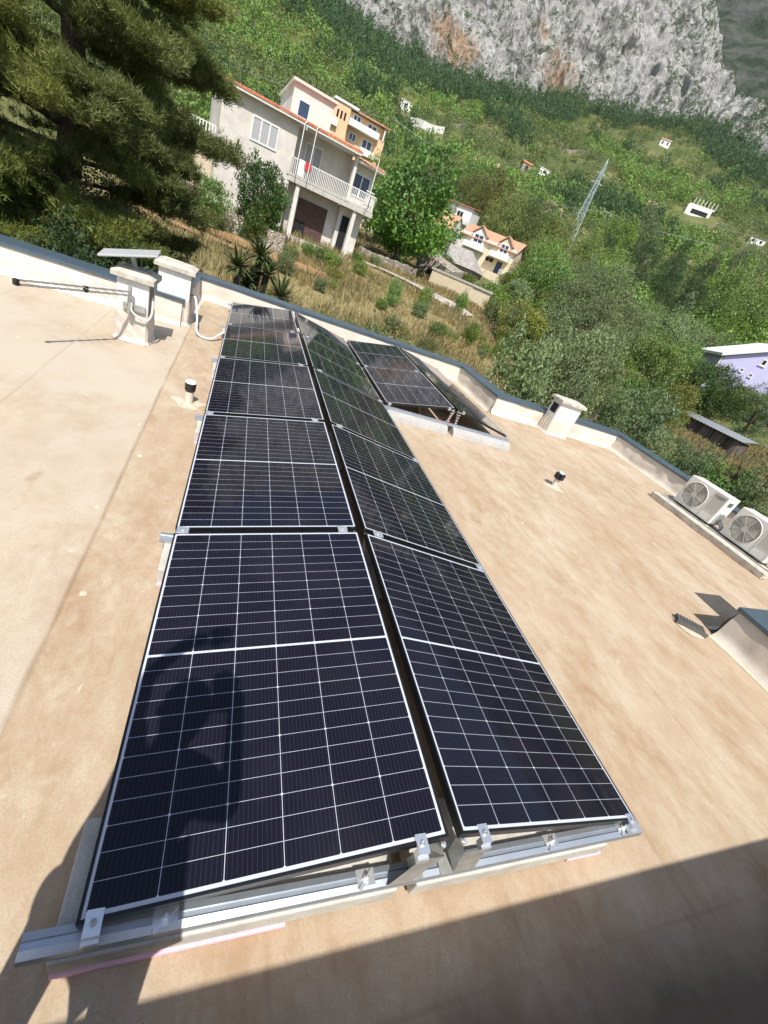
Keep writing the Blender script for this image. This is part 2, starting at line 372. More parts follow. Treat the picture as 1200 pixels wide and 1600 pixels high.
d = 30*(fbm(Pw/110, 3, 3)-.5)+26*(ridge(Pw/52, 3, 11)-.6)+14*(ridge(Pw/19, 3, 23)-.6)+4.6*(ridge(np.stack([X, Y, Z*.9], -1)/6.5, 3, 31)-.55)-7*np.clip(fbm(Pw/9, 2, 77)-.62, 0, 1)*4
d = d*np.clip(hmax/90, .25, 1)
d = d*np.clip(T*14+.25, 0, 1)
crest = np.clip((T-.9)/.1, 0, 1)
nx_, ny_, nz_ = -np.sin(ar)*.80, -np.cos(ar)*.80, .60
X = X+nx_*d; Y = Y+ny_*d; Z = Z+nz_*d-crest*crest*3
na, nr = A.shape; idx = np.arange(na*nr).reshape(na, nr)
Fq = np.stack([idx[:-1, :-1], idx[1:, :-1], idx[1:, 1:], idx[:-1, 1:]], -1).reshape(-1, 4)
tag(npmesh('cliff', np.stack([X, Y, Z], -1).reshape(-1, 3), Fq, 'cliff'), 'grey limestone cliff with orange stains', 'cliff', kind='structure')
CLX, CLY, CLZ = X, Y, Z
# farther mountain flank seen past the end of the crag
def farmat():
    t = NT('far_flank'); v = t.coord(); a = t.ramp(t.noise(.02, 7, .7, v), .42, .6); b = t.ramp(t.noise(.12, 6, .7, v), .3, .7)
    c = t.mix(b, (.012, .026, .010), (.035, .055, .02)); c = t.mix(t.math('MULTIPLY', a, .55), c, (.16, .155, .145)); t.col(c); t.bump(b, 1, 4); return t.fin(.95, 0, .1)
M['far'] = farmat()
az_ = np.linspace(28, 95, 160); tt = np.linspace(0, 1, 90); A, T = np.meshgrid(az_, tt, indexing='ij'); ar = np.radians(A)
rr = 820+T*520; S = T*500; X = CAM.x+np.sin(ar)*rr; Y = CAM.y+np.cos(ar)*rr; Z = 150+S
P = np.stack([X, Y, Z], -1); d = 120*(fbm(P/260, 4, 44)-.5)+50*(ridge(P/120, 3, 45)-.5)
X = X-np.sin(ar)*d; Y = Y-np.cos(ar)*d; na, nr = A.shape; idx = np.arange(na*nr).reshape(na, nr)
Fq = np.stack([idx[:-1, :-1], idx[1:, :-1], idx[1:, 1:], idx[:-1, 1:]], -1).reshape(-1, 4)
tag(npmesh('mountain', np.stack([X, Y, Z], -1).reshape(-1, 3), Fq, 'far', smooth=True), 'dark farther mountain flank beyond the crag', 'mountain', kind='structure')

# ------------------------------------------------------------------ our own flat roofed building
ZR = -0.2
OWN = (0, 4, ZR)
own = thing('flat_roof_building', 'flat tan membrane roof with low cream parapets, all the solar panels stand on it', 'building', OWN)
XW, XE, YS = -7.0, 9.25, -1.25
plan = [(XW, YS), (5.2, YS), (5.2, 1.42), (XE, 1.42), (XE, 7.5), (5.5, 7.5), (5.5, 9.55), (-.66, 9.55), (-.66, 7.1), (XW, 7.1)]
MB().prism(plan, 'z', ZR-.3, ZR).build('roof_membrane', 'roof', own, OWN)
outer = [(XW-.3, YS-.4), (5.55, YS-.4), (5.55, 1.1), (XE+.3, 1.1), (XE+.3, 7.8), (5.8, 7.8), (5.8, 9.85), (-.96, 9.85), (-.96, 7.4), (XW-.3, 7.4)]
inner = plan
M['wallown'] = plain('own_wall', (.62, .58, .52), .85, var=.06, scale=5, bump=.15)
MB().prism([(a*.999, b*.999) for a, b in outer], 'z', -5.5, ZR-.31).build('wall', 'wallown', own, OWN)
rnd = random.Random(3)
nseg = len(plan)
def upstand(p, q, o0, o1, h=.355, lean=.03, seed=0, near=False):
    # loosely draped membrane face from the roof edge p-q up to the coping
    p, q = Vector((*p, 0)), Vector((*q, 0)); L = (q-p).length; t = (q-p)/L; nrm = Vector((-t.y, t.x, 0))   # inward (plan is counter clockwise)
    nu = max(4, int(L/.07)); nv = 9
    U, Vv = np.meshgrid(np.linspace(0, L, nu), np.linspace(0, 1, nv), indexing='ij')
    Pn = np.stack([U*2.4+seed*9, Vv*.9+U*.8, U*0+seed], -1)
    wr = (0 if near else 1)*(ridge(Pn, 2, 7+seed)-.5)*.075*np.sin(np.pi*np.clip(Vv, .0, 1))+(fbm(Pn*2.7, 2, 3)-.5)*.02
    cove = (0 if near else .045)*(1-np.clip(Vv/.2, 0, 1))**2
    off = .004+lean*(1-Vv)+wr*np.clip(1.0-Vv*.6, 0, 1)+cove
    Xx = p.x+t.x*U+nrm.x*off; Yy = p.y+t.y*U+nrm.y*off; Zz = ZR+.003+Vv*h
    m = MB(); idx = np.arange(nu*nv).reshape(nu, nv)
    m.v = [tuple(a) for a in np.stack([Xx, Yy, Zz], -1).reshape(-1, 3)]
    m.f = [(int(idx[i, j]), int(idx[i+1, j]), int(idx[i+1, j+1]), int(idx[i, j+1])) for i in range(nu-1) for j in range(nv-1)]
    # core behind the membrane
    m.build('parapet_membrane', 'upstand', own, OWN, True)
    if near: return
    st = MB()
    ns = max(3, int(L/.25)); ed = [(k*L/ns, .07+rnd.uniform(-.012, .02)) for k in range(ns+1)]
    vs = []
    for u, wd in ed:
        a = p+t*u; vs += [(a.x+nrm.x*.03, a.y+nrm.y*.03, ZR+.008), (a.x+nrm.x*(.05+wd), a.y+nrm.y*(.05+wd), ZR+.004)]
    st.add(vs, [(2*k, 2*k+1, 2*k+3, 2*k+2) for k in range(ns)]).build('weld_strip', 'strip', own, OWN)
def off_poly(poly, d):
    out = []
    n = len(poly)
    for i in range(n):
        a, b, c = Vector(poly[i-1]), Vector(poly[i]), Vector(poly[(i+1) % n])
        t1 = (b-a).normalized(); t2 = (c-b).normalized(); n1 = Vector((-t1.y, t1.x)); n2 = Vector((-t2.y, t2.x))
        k = (n1+n2)/(1+n1.dot(n2)); out.append(tuple(b+k*d))
    return out
cin = off_poly(plan, .03); cout = off_poly(plan, -.34); cin2 = off_poly(plan, .0)
for i in range(nseg):
    j = (i+1) % nseg
    upstand(plan[i], plan[j], None, None, seed=i, lean=.03 if i else -.003, near=(i == 0))
    if i == 0: continue
    a, b, c, d_ = cin[i], cin[j], cout[j], cout[i]
    m = MB(); z0, z1, z2 = .155, .198, .212      # drip edge, coping top
    e = cin2
    m.add([(*a, z0), (*b, z0), (*c, z0), (*d_, z0), (*a, z1), (*b, z1), (*c, z2), (*d_, z2)], [(0,1,5,4), (1,2,6,5), (2,3,7,6), (3,0,4,7), (4,5,6,7), (3,2,1,0)])
    cp = m.build('coping', 'coping_dark' if i == 0 else 'coping', own, OWN)
    if i == 0: cp['label'] = 'near black coping along the shaded edge under the photographer'
    # standing seams where coping lengths meet
    L = (Vector(b)-Vector(a)).length; k = int(L//2.2) if i else 0
    if k:
        for q in range(1, k+1):
            sm = MB()
            f_ = q/(k+1); p0 = Vector(a).lerp(Vector(b), f_); p1 = Vector(d_).lerp(Vector(c), f_)
            sm.bar((*p0, z1+.003), (*p1, z2+.003), .03, .006)
            sm.build('coping_joint', 'coping', own, OWN)
    mid = MB().add([(*plan[i], ZR-.3), (*plan[j], ZR-.3), (*off_poly(plan, -.30)[j], ZR-.3), (*off_poly(plan, -.30)[i], ZR-.3), (*plan[i], .154), (*plan[j], .154), (*off_poly(plan, -.30)[j], .154), (*off_poly(plan, -.30)[i], .154)],
                   [(0,1,5,4), (2,3,7,6), (4,5,6,7), (3,2,1,0)])
    mid.build('parapet_core', 'wallown', own, OWN)
stw = MB().box(-5.5, YS-2.6, ZR-.25, 5.45, YS-.004, ZR+1.585).build('shade_wall', 'wallown', own, OWN); stw['label'] = 'added unseen wall behind the photographer, put there to shade the near roof strip'  # unseen wall added behind the camera to cast the near strip of shade
MB().box(-5.6, YS-2.7, ZR+1.586, 5.5, YS, ZR+1.60).build('roof_edge', 'coping', stw, OWN)  # top edge of the added unseen shade wall
# terrace deck outside the stepped corner
MB().box(5.56, YS-.4, ZR-2.9, XE+.3, 1.09, ZR-2.7).build('terrace_deck', 'conc', own, OWN)

def chimney(name_label, x0, x1, y0, y1, h, wrap, hole=None, capo=.055):
    c = MB().bbox(x0, y0, ZR+wrap, x1, y1, ZR+h, .008).build('chimney', 'chim', own, OWN); c['label'] = name_label
    # membrane wrap at the foot, a little proud and wrinkled
    m = MB(); n = 60; rows = 8; per = 2*((x1-x0)+(y1-y0)); pts = []
    cs = [(x0, y0), (x1, y0), (x1, y1), (x0, y1)]; cx, cy = (x0+x1)/2, (y0+y1)/2
    for k in range(n):
        s = per*k/n; i = 0; L = [x1-x0, y1-y0, x1-x0, y1-y0]
        while s > L[i]: s -= L[i]; i += 1
        a, b = Vector(cs[i]), Vector(cs[(i+1) % 4]); q = a.lerp(b, s/L[i]); nrm = Vector(((b-a).y, -(b-a).x)).normalized(); pts.append((q, nrm))
    rg = random.Random(len(name_label))
    for r_ in range(rows):
        f_ = r_/(rows-1)
        for k, (q, nn) in enumerate(pts):
            dd = .008+.006*(1-f_)+(.02*(1-min(1, f_/.1))**2)+(.007*math.sin(k*1.9+f_*3)*math.sin(f_*3.1)) if r_ < rows-1 else .006
            if r_ == 0: dd += rg.uniform(0, .015)
            m.v.append((q.x+nn.x*dd, q.y+nn.y*dd, ZR+.004+f_*(wrap+.004)))
    for r_ in range(rows-1):
        for k in range(n): m.f.append((r_*n+k, r_*n+(k+1) % n, (r_+1)*n+(k+1) % n, (r_+1)*n+k))
    m.build('membrane_wrap', 'upstand', c, OWN)
    cap = MB(); zc = ZR+h
    cap.add([(x0-capo, y0-capo, zc), (x1+capo, y0-capo, zc), (x1+capo, y1+capo, zc), (x0-capo, y1+capo, zc),
             (x0-capo, y0-capo, zc+.055), (x1+capo, y0-capo, zc+.055), (x1+capo, y1+capo, zc+.055), (x0-capo, y1+capo, zc+.055),
             (x0+.02, y0+.02, zc+.085), (x1-.02, y0+.02, zc+.085), (x1-.02, y1-.02, zc+.085), (x0+.02, y1-.02, zc+.085)],
            [(3,2,1,0), (0,1,5,4), (1,2,6,5), (2,3,7,6), (3,0,4,7), (4,5,9,8), (5,6,10,9), (6,7,11,10), (7,4,8,11), (8,9,10,11)])
    cap.build('cap', 'cap', c, OWN)
    if hole:
        a, b0, b1, z0, z1 = hole
        f_ = MB()
        if a == 'x+': f_.box(x1-.05, b0, z0, x1+.004, b1, z1)
        else: f_.box(x0-.004, b0, z0, x0+.05, b1, z1)
        f_.build('flue_opening', 'black', c, OWN)
    return c
chimney('white chimney carrying the flat dish and the antenna', -1.22, -.88, 5.70, 6.12, .735, .36, ('x+', 5.76, 6.02, .15, .50))
chimney('white chimney at the parapet corner behind the antenna chimney', -1.02, -.58, 7.14, 7.56, .745, .36, ('x+', 7.2, 7.5, .2, .5))
chimney('white chimney with a square dark opening by the far right parapet', 6.82, 7.42, 7.12, 7.44, .74, .36, ('x-', 7.18, 7.38, .27, .47))
c4 = chimney('tall chimney on the terrace parapet, just past the right edge', 5.60, 6.02, .62, 1.04, 1.42, .42)
M['collar'] = plain('collar', (.50, .42, .32), .8, var=.2, scale=14, bump=.3)
def vent(x, y, h, r, capr, caph, label, turbine):
    v = MB().lathe([(.055, 0), (r, .012), (r, h-caph*.6)], (x, y, ZR), 20).build('vent_pipe', 'pipe', own, OWN, False); v['label'] = label
    n = 26; rg = random.Random(int(x*7)); m = MB()
    for rr_, zz in ((.0, .014), (.08, .012), (.125, .008), (.155, .003)):
        for k in range(n):
            a = 2*math.pi*k/n; q = rr_*(1+(.18*math.sin(a*3+x)+.1*math.sin(a*5)) if rr_ > .05 else 1); m.v.append((x+q*math.cos(a), y+q*math.sin(a), ZR+zz))
    for i in range(3):
        for k in range(n): m.f.append((i*n+k, i*n+(k+1) % n, (i+1)*n+(k+1) % n, (i+1)*n+k))
    m.build('flashing_collar', 'collar', v, OWN, True)
    if not turbine:
        MB().lathe([(r+.004, h-caph), (capr, h-caph+.015), (capr*1.06, h-.012), (capr*1.06, h-.003)], (x, y, ZR), 22).build('cowl', 'black', v, OWN)
        MB().lathe([(capr*1.03, h-.002), (capr*.9, h+.012), (.01, h+.022)], (x, y, ZR), 22).build('cowl_top', 'white', v, OWN)
    else:
        MB().lathe([(r*.95, h-caph-.02), (r*.95, h)], (x, y, ZR), 18).build('cowl', 'white', v, OWN)
        f_ = MB()
        for k in range(6):
            a = 2*math.pi*k/6+.4; c_, s_ = math.cos(a), math.sin(a); q0, q1 = r*.9, capr
            for dlt in (0,):
                f_.add([(x+c_*q0-s_*.028, y+s_*q0+c_*.028, ZR+h-caph), (x+c_*q1-s_*.02, y+s_*q1+c_*.02, ZR+h-caph+.01), (x+c_*q1+s_*.02, y+s_*q1-c_*.02, ZR+h-caph+.01), (x+c_*q0+s_*.028, y+s_*q0-c_*.028, ZR+h-caph),
                        (x+c_*q0-s_*.028, y+s_*q0+c_*.028, ZR+h-.01), (x+c_*q1-s_*.02, y+s_*q1+c_*.02, ZR+h-.02), (x+c_*q1+s_*.02, y+s_*q1-c_*.02, ZR+h-.02), (x+c_*q0+s_*.028, y+s_*q0-c_*.028, ZR+h-.01)],
                       [(3,2,1,0),(4,5,6,7),(0,1,5,4),(1,2,6,5),(2,3,7,6),(3,0,4,7)])
        f_.build('cowl_vanes', 'black', v, OWN)
        MB().lathe([(r*1.02, h), (r*.9, h+.012), (.005, h+.016)], (x, y, ZR), 18).build('cowl_top', 'white', v, OWN)
vent(-.2, 4.22, .235, .042, .053, .095, 'cream vent pipe with a dark cowl left of the long panel rows', False)
vent(5.02, 4.28, .25, .04, .075, .11, 'cream vent pipe with a finned black and white cowl in the open roof', True)
# roof drain grate by the terrace corner
dr = MB().box(-.15, -.055, .0, .15, .055, .02)
for k in range(9): dr.box(-.14+k*.032, -.075, .021, -.118+k*.032, .06, .045)
dr.add([(-.155, -.08, 0), (.155, -.08, 0), (.155, -.08, .05), (-.155, -.08, .05), (-.155, -.07, 0), (.155, -.07, 0), (.155, -.07, .05), (-.155, -.07, .05)], [(3,2,1,0),(4,5,6,7),(0,1,5,4),(1,2,6,5),(2,3,7,6),(3,0,4,7)])
dg = thing('drain_grate', 'small dark slatted drain grate on the roof beside the terrace parapet', 'drain grate', (4.88, 1.52, ZR+.005), R(-38))
dr.build('grate', 'acd', dg)
MB().lathe([(.0, .010), (.12, .008), (.165, .001)], (0, 0, 0), 24).build('flashing', 'collar', dg)
# small fixing discs along the seam
rg = random.Random(8); n_ = 0
for (x, y) in [(-.47, .55), (-.40, 1.42), (-.5, 2.2), (-.42, 2.95), (-.5, 3.5), (-1.9, 4.9), (-1.5, 5.2), (6.1, 3.1), (3.6, 3.0), (4.4, 5.9)]:
    MB().lathe([(.02, 0), (.017, .004), (.006, .006)], (x+rg.uniform(-.02, .02), y, ZR), 12).build('fixing_disc', 'collar', own, OWN)

# ------------------------------------------------------------------ solar panels
PW, PL, TILT, GAP, PG = 1.134, 1.762, .1838, .0776, .0665
WX = PW*math.cos(TILT); HZ = PW*math.sin(TILT)
def make_panel():
    root = thing('solar_panel', 'x', 'solar panel', group='black solar panels on the flat roof')
    f_ = MB(); d = .035; e = .010
    for (x0, y0, x1, y1) in ((-e, -e, PW+e, 0), (-e, PL, PW+e, PL+e), (-e, 0, 0, PL), (PW, 0, PW+e, PL)):
        f_.box(x0, y0, -d, x1, y1, .0015)
    f_.build('frame', 'frame', root)
    l = 0
    MB().add([(l, l, 0), (PW-l, l, 0), (PW-l, PL-l, 0), (l, PL-l, 0)], [(0, 1, 2, 3)]).build('laminate', 'cells', root)
    MB().add([(l, l, -.006), (PW-l, l, -.006), (PW-l, PL-l, -.006), (l, PL-l, -.006)], [(3, 2, 1, 0)]).build('backsheet', 'white', root)
    MB().box(PW*.45, PL*.47, -.03, PW*.55, PL*.53, -.0065).build('junction_box', 'black', root)
    return root
proto = make_panel(); first = True
ORD = ['first', 'second', 'third', 'fourth', 'fifth']
def panel(loc, rot, label):
    global first
    o = proto if first else copy_tree(proto); first = False
    o.location = loc; o.rotation_euler = (0, rot, 0); o['label'] = label
jit = random.Random(5)
LL = ['big solar panel nearest the camera in the long left row, a person\'s shadow on it', 'second solar panel from the camera in the long left row', 'third solar panel from the camera in the long left row', 'fourth solar panel from the camera in the long left row', 'greyish farthest solar panel of the long left row, by the parapet']
LR = ['solar panel nearest the camera in the long right hand row', 'second solar panel from the camera in the long right hand row', 'third solar panel from the camera in the long right hand row', 'fourth solar panel from the camera in the long right hand row', 'farthest solar panel of the long right hand row, reflecting the parapet']
for k in range(5):
    panel((0, k*(PL+PG), 0), -TILT, LL[k]); panel((WX+GAP, k*(PL+PG), HZ), TILT, LR[k])
X2, Y2 = 2.4046, 5.5112
for k in range(2):
    panel((X2, Y2+k*(PL+PG), 0), -TILT, ['near left panel of the short four panel array, open underneath', 'far left panel of the short four panel array, by the parapet'][k])
    panel((X2+WX+GAP, Y2+k*(PL+PG), HZ), TILT, ['near right panel of the short array, seen at a grazing angle', 'far right panel of the short array, hidden edge by the parapet bend'][k])

ZB_ = -.037; ZT = -.078       # rail top and underside
def rail(x0, x1, y, label, kind, clamps=True, post=False):
    """base rail across both slopes with brackets and clamps; kind: near / mid / far"""
    root = thing('mounting_rail', label, 'mounting rail', ((x0+x1)/2, y, ZT), group='aluminium rails under the panel joints')
    O = ((x0+x1)/2, y, ZT); h = .034
    prof = [(-h, ZT), (h, ZT), (h, ZT+.012), (h-.004, ZT+.03), (.010, ZT+.036), (.008, ZT+.028), (-.008, ZT+.028), (-.010, ZT+.036), (-h+.004, ZT+.03), (-h, ZT+.012)]
    MB().prism([(y+a, b) for a, b in prof], 'x', x0, x1).build('rail_profile', 'alu', root, O)
    yo = y
    xl = x0+.16
    # brackets under the ridge: bent sheet metal triangles
    for sgn, xr in ((-1, X_r(x0)-.035), (1, X_r(x0)+GAP+.035)):
        top = HZ-.04; b = MB()
        xa = xr+sgn*.02
        if post:
            b.bar((xr+sgn*.02, y, ZT+.03), (xr-sgn*.045, y, top), .045, .006)
            for q in range(5): b.box(xr-.02, y-.0235, ZT+.06+q*.045, xr+.02, y-.0232, ZT+.075+q*.045)
        else:
            b.add([(xa, y-.034, ZT+.037), (xa, y+.034, ZT+.037), (xa-sgn*.05, y+.03, top), (xa-sgn*.05, y-.03, top),
                   (xa+sgn*.10, y-.033, ZT+.037), (xa+sgn*.10, y-.031, ZT+.037), (xa+sgn*.05, y-.03, top)],
                  [(0, 1, 2, 3), (0, 3, 6, 4)])
            b.box(xa-sgn*.055 if sgn > 0 else xa, y-.034, ZT+.0365, xa if sgn > 0 else xa-sgn*.055, y+.034, ZT+.040)
        sub = b.build('bracket', 'steel' if not post else 'alu2', root, O)
        MB().lathe([(.011, 0), (.011, .012), (.006, .013), (.006, .02)], (xr-sgn*.03, y, top+.004), 6).build('bolt', 'alu2', sub, O)
    if clamps:
        def zs(x):
            if x < X_r(x0): return (x-(X_r(x0)-WX))*math.tan(TILT)
            return HZ-(x-X_r(x0)-GAP)*math.tan(TILT)
        xs_ = [X_r(x0)-WX+.035, X_r(x0)-.095, X_r(x0)+GAP+.095, X_r(x0)+GAP+WX-.035]
        for x in xs_:
            z = zs(x); m = MB(); w_ = .022 if kind != 'mid' else .034
            if kind == 'mid':
                m.box(x-w_, y-.030, z+.002, x+w_, y+.030, z+.009)
            elif kind == 'near':
                # end clamp: block with lip over the frame, stepped front
                m.box(x-w_, y-.022, z+.002, x+w_, y+.012+.026, z+.008)
                m.box(x-w_, y-.022, z-.034, x+w_, y+.0, z+.0015); m.box(x-w_, y-.034, z-.036, x+w_, y-.0225, z-.012)
            else:
                m.box(x-w_, y-.045, z+.002, x+w_, y+.02, z+.008); m.box(x-w_, y-.02, z-.034, x+w_, y+.02, z+.0015)
            cl = m.build('clamp', 'alu2', root, O)
            MB().lathe([(.009, 0), (.009, .007), (.005, .0075), (.005, .004)], (x, y+(.0 if kind != 'near' else .008), z+.0085), 10).build('bolt', 'steel', cl, O)
    if kind == 'near':
        for x in (x0+.36, x0+1.02, x0+1.92, x1-.12):
            m = MB().box(x-.035, y-.02, ZT+.0305, x+.035, y+.03, ZT+.036)
            m.lathe([(.014, 0), (.014, .012), (.007, .0125), (.007, .03)], (x, y, ZT+.036), 6); m.bar((x-.03, y-.03, ZT+.038), (x+.03, y+.025, ZT+.040), .012, .006)
            m.build('bolt', 'alu2', root, O)
    return root
def X_r(x0): return WX if x0 < 1 else X2+WX
XEND = WX*2+GAP
RLN = ['wide aluminium rail in front carrying the nearest panel ends', 'rail under the joint of the first and second panels of the long rows', 'rail under the joint of the second and third panels of the long rows', 'rail under the joint of the third and fourth panels of the long rows', 'rail under the joint of the fourth and fifth panels of the long rows', 'rail under the far ends of the long panel rows']
for k in range(6):
    y = k*(PL+PG)-PG/2+(.011 if k == 0 else -.011 if k == 5 else 0)
    rail(-.135 if k == 0 else -.085, XEND+.06, y, RLN[k], 'near' if k == 0 else 'far' if k == 5 else 'mid')
for k, lb in enumerate(['rail under the open near end of the short array with two upright posts', 'rail under the middle joint of the short array', 'rail under the far end of the short array']):
    rail(X2-.03, X2+XEND+.03, Y2+k*(PL+PG)-PG/2, lb, ['far', 'mid', 'far'][k], post=True)
def block(x0, x1, y0, y1, z0, z1, label, mat='conc', rough=.004):
    o = thing('concrete_block', label, 'concrete block', ((x0+x1)/2, (y0+y1)/2, z0), group='concrete ballast blocks under the rails')
    MB().bbox(x0, y0, z0, x1, y1, z1, .008).build('block', mat, o, o.location)
def foam(x0, x1, y0, y1, label):
    o = thing('foam_pad', label, 'foam pad', ((x0+x1)/2, (y0+y1)/2, ZR), group='pink foam pads under the blocks')
    MB().bbox(x0, y0, ZR+.002, x1, y1, ZR+.024, .004).build('pad', 'foam', o, o.location)
ZF = ZR+.025
foam(-.06, .62, -.075, .26, 'long pink foam pad under the nearest left concrete block')
block(-.065, 1.02, -.066, .29, ZF, ZT-.001, 'concrete block under the left half of the front rail, on pink foam')
foam(1.95, 2.17, -.07, .2, 'short pink foam pad peeping out under the right front concrete block')
block(1.10, 2.14, -.066, .22, ZF, ZT-.001, 'concrete block under the right half of the front rail')
for k in range(1, 5):
    y = k*(PL+PG)-PG/2
    foam(-.05, .5, y-.29, y+.05, 'pink foam pad under the rail at panel joint number %s from the front' % ['one', 'two', 'three', 'four'][k-1])
    block(-.055, 1.0, y-.27, y+.05, ZF, ZT-.001, 'concrete block whose end peeps out left of the %s panel joint' % ['first', 'second', 'third', 'fourth'][k-1])
    block(1.15, 2.2, y-.27, y+.05, ZF, ZT-.001, 'concrete block under the right row at the %s panel joint' % ['first', 'second', 'third', 'fourth'][k-1])
def curb(x0, x1, y, label):
    o = thing('curb_stone', label, 'curb stone', ((x0+x1)/2, y, ZR), group='pale curb stones carrying the short array')
    prof = [(y-.13, ZR+.002), (y+.12, ZR+.002), (y+.12, ZT-.001), (y-.03, ZT-.001), (y-.10, ZR+.075)]
    MB().prism(prof, 'x', x0, x1).build('stone', 'conc2', o, o.location)
curb(X2+.02, X2+1.09, Y2-.06, 'pale chamfered curb stone under the left half of the short array')
curb(X2+1.20, X2+XEND+.05, Y2-.06, 'pale chamfered curb stone under the right half of the short array')
for k, nm in ((1, 'middle'), (2, 'far')):
    curb(X2+.05, X2+1.05, Y2+k*(PL+PG)-.05, 'curb stone under the left half of the short array, %s rail' % nm); curb(X2+1.2, X2+2.2, Y2+k*(PL+PG)-.05, 'curb stone under the right half of the short array, %s rail' % nm)
# loose cable and conduit
def cable(name, pts, rad, mat, label, cat):
    cu = []
    P = [Vector(p) for p in pts]; n = len(P)
    for i in range(n-1):
        p0, p1, p2, p3 = P[max(i-1, 0)], P[i], P[i+1], P[min(i+2, n-1)]
        for q in range(8):
            t = q/8; cu.append(.5*((2*p1)+(-p0+p2)*t+(2*p0-5*p1+4*p2-p3)*t*t+(-p0+3*p1-3*p2+p3)*t**3))
    cu.append(P[-1]); o = MB().tube(cu, rad, 8).build(name, mat, None, None, True); return tag(o, label, cat)
cable('conduit', [(-.56, 7.35, .24), (-.50, 7.25, .22), (-.44, 7.1, .0), (-.41, 6.9, -.14), (-.33, 6.75, -.175), (-.18, 6.75, -.165), (-.06, 6.95, -.10), (.03, 7.05, -.06)], .016, 'cable', 'white conduit curving from the corner chimney down to the panels', 'conduit')
cable('cable', [(X2+.9, Y2+.25, -.19), (X2+1.05, Y2+.12, -.12), (X2+1.18, Y2+.1, -.05), (X2+1.25, Y2+.2, -.1), (X2+1.2, Y2+.5, -.19)], .008, 'red', 'red cable looping under the open end of the short array', 'cable')
tag(MB().bar((X2+.75, Y2+.3, -.175), (X2+.95, Y2+.95, -.17), .045, .04).build('timber_batten', plain('batten', (.62, .47, .28), .8, var=.15), None), 'pale timber batten lying under the short array', 'batten')

# ------------------------------------------------------------------ antenna, dish, air conditioners
ant = thing('antenna', 'long thin log periodic antenna on the mast of the dish chimney', 'antenna', (-1.06, 5.62, .2))
AO = ant.location[:]
MB().tube([(-1.06, 5.6, .17), (-1.06, 5.6, .47)], .022, 12).build('mast', 'steel', ant, AO)
mb = MB().box(-1.14, 5.655, .20, -.90, 5.69, .27); mb.box(-1.09, 5.6, .19, -1.03, 5.66, .215); mb.box(-1.09, 5.6, .25, -1.03, 5.66, .275); mb.build('wall_bracket', 'steel', ant, AO)
A0, A1 = Vector((-1.06, 5.56, .40)), Vector((-1.74, 4.55, .44)); dv = (A1-A0); sd = dv.cross(Vector((0, 0, 1))).normalized()
MB().bar(A0+Vector((0, 0, .02)), A1+Vector((0, 0, .02)), .016, .016).bar(A0-Vector((0, 0, .02)), A1-Vector((0, 0, .02)), .016, .016).build('boom', 'steel', ant, AO)
for k in range(22):
    f_ = k/21; p = A0.lerp(A1, .03+.94*f_); L = .17*(1-f_)+.035
    s_ = 1 if k % 2 else -1
    for z_, q_ in ((.02, 1), (-.02, -1)): MB().tube([p+Vector((0, 0, z_)), p+Vector((0, 0, z_))+sd*L*s_*q_], .0028, 5).build('rod', 'steel', ant, AO)
MB().bar(A1-dv*.0, A1+dv.normalized()*.035, .04, .055).build('end_cap', 'black', ant, AO)
pm = A0.lerp(A1, .45); MB().bar(pm-dv.normalized()*.02, pm+dv.normalized()*.02, .03, .06).build('boom_clamp', 'black', ant, AO)
cable('antenna_cable', [(-1.04, 5.6, .3), (-1.03, 5.6, .2), (-.95, 5.63, .14), (-.88, 5.66, .12), (-.84, 5.72, .2), (-.85, 5.8, .38)], .012, 'cable', 'white cable looping round the corner of the antenna chimney', 'cable')
dish = thing('satellite_dish', 'thin flat rectangular satellite dish on the antenna chimney cap', 'satellite dish', (-1.05, 5.9, .622))
d_ = MB().bbox(-.31, -.20, -.012, .31, .20, .012, .009); d_.xf(lambda p: Matrix.Rotation(R(-17), 3, 'Y') @ (Matrix.Rotation(R(3), 3, 'X') @ (Matrix.Rotation(R(4), 3, 'Z') @ p))+Vector((-.07, -.05, .16)))
d_.build('face', 'grey', dish)
MB().tube([(-.02, 0, .0), (-.05, -.04, .14)], .025, 12).build('stem', 'grey', dish); MB().bbox(-.14, -.1, 0.0, .12, .1, .012, .004).build('foot', 'grey', dish)

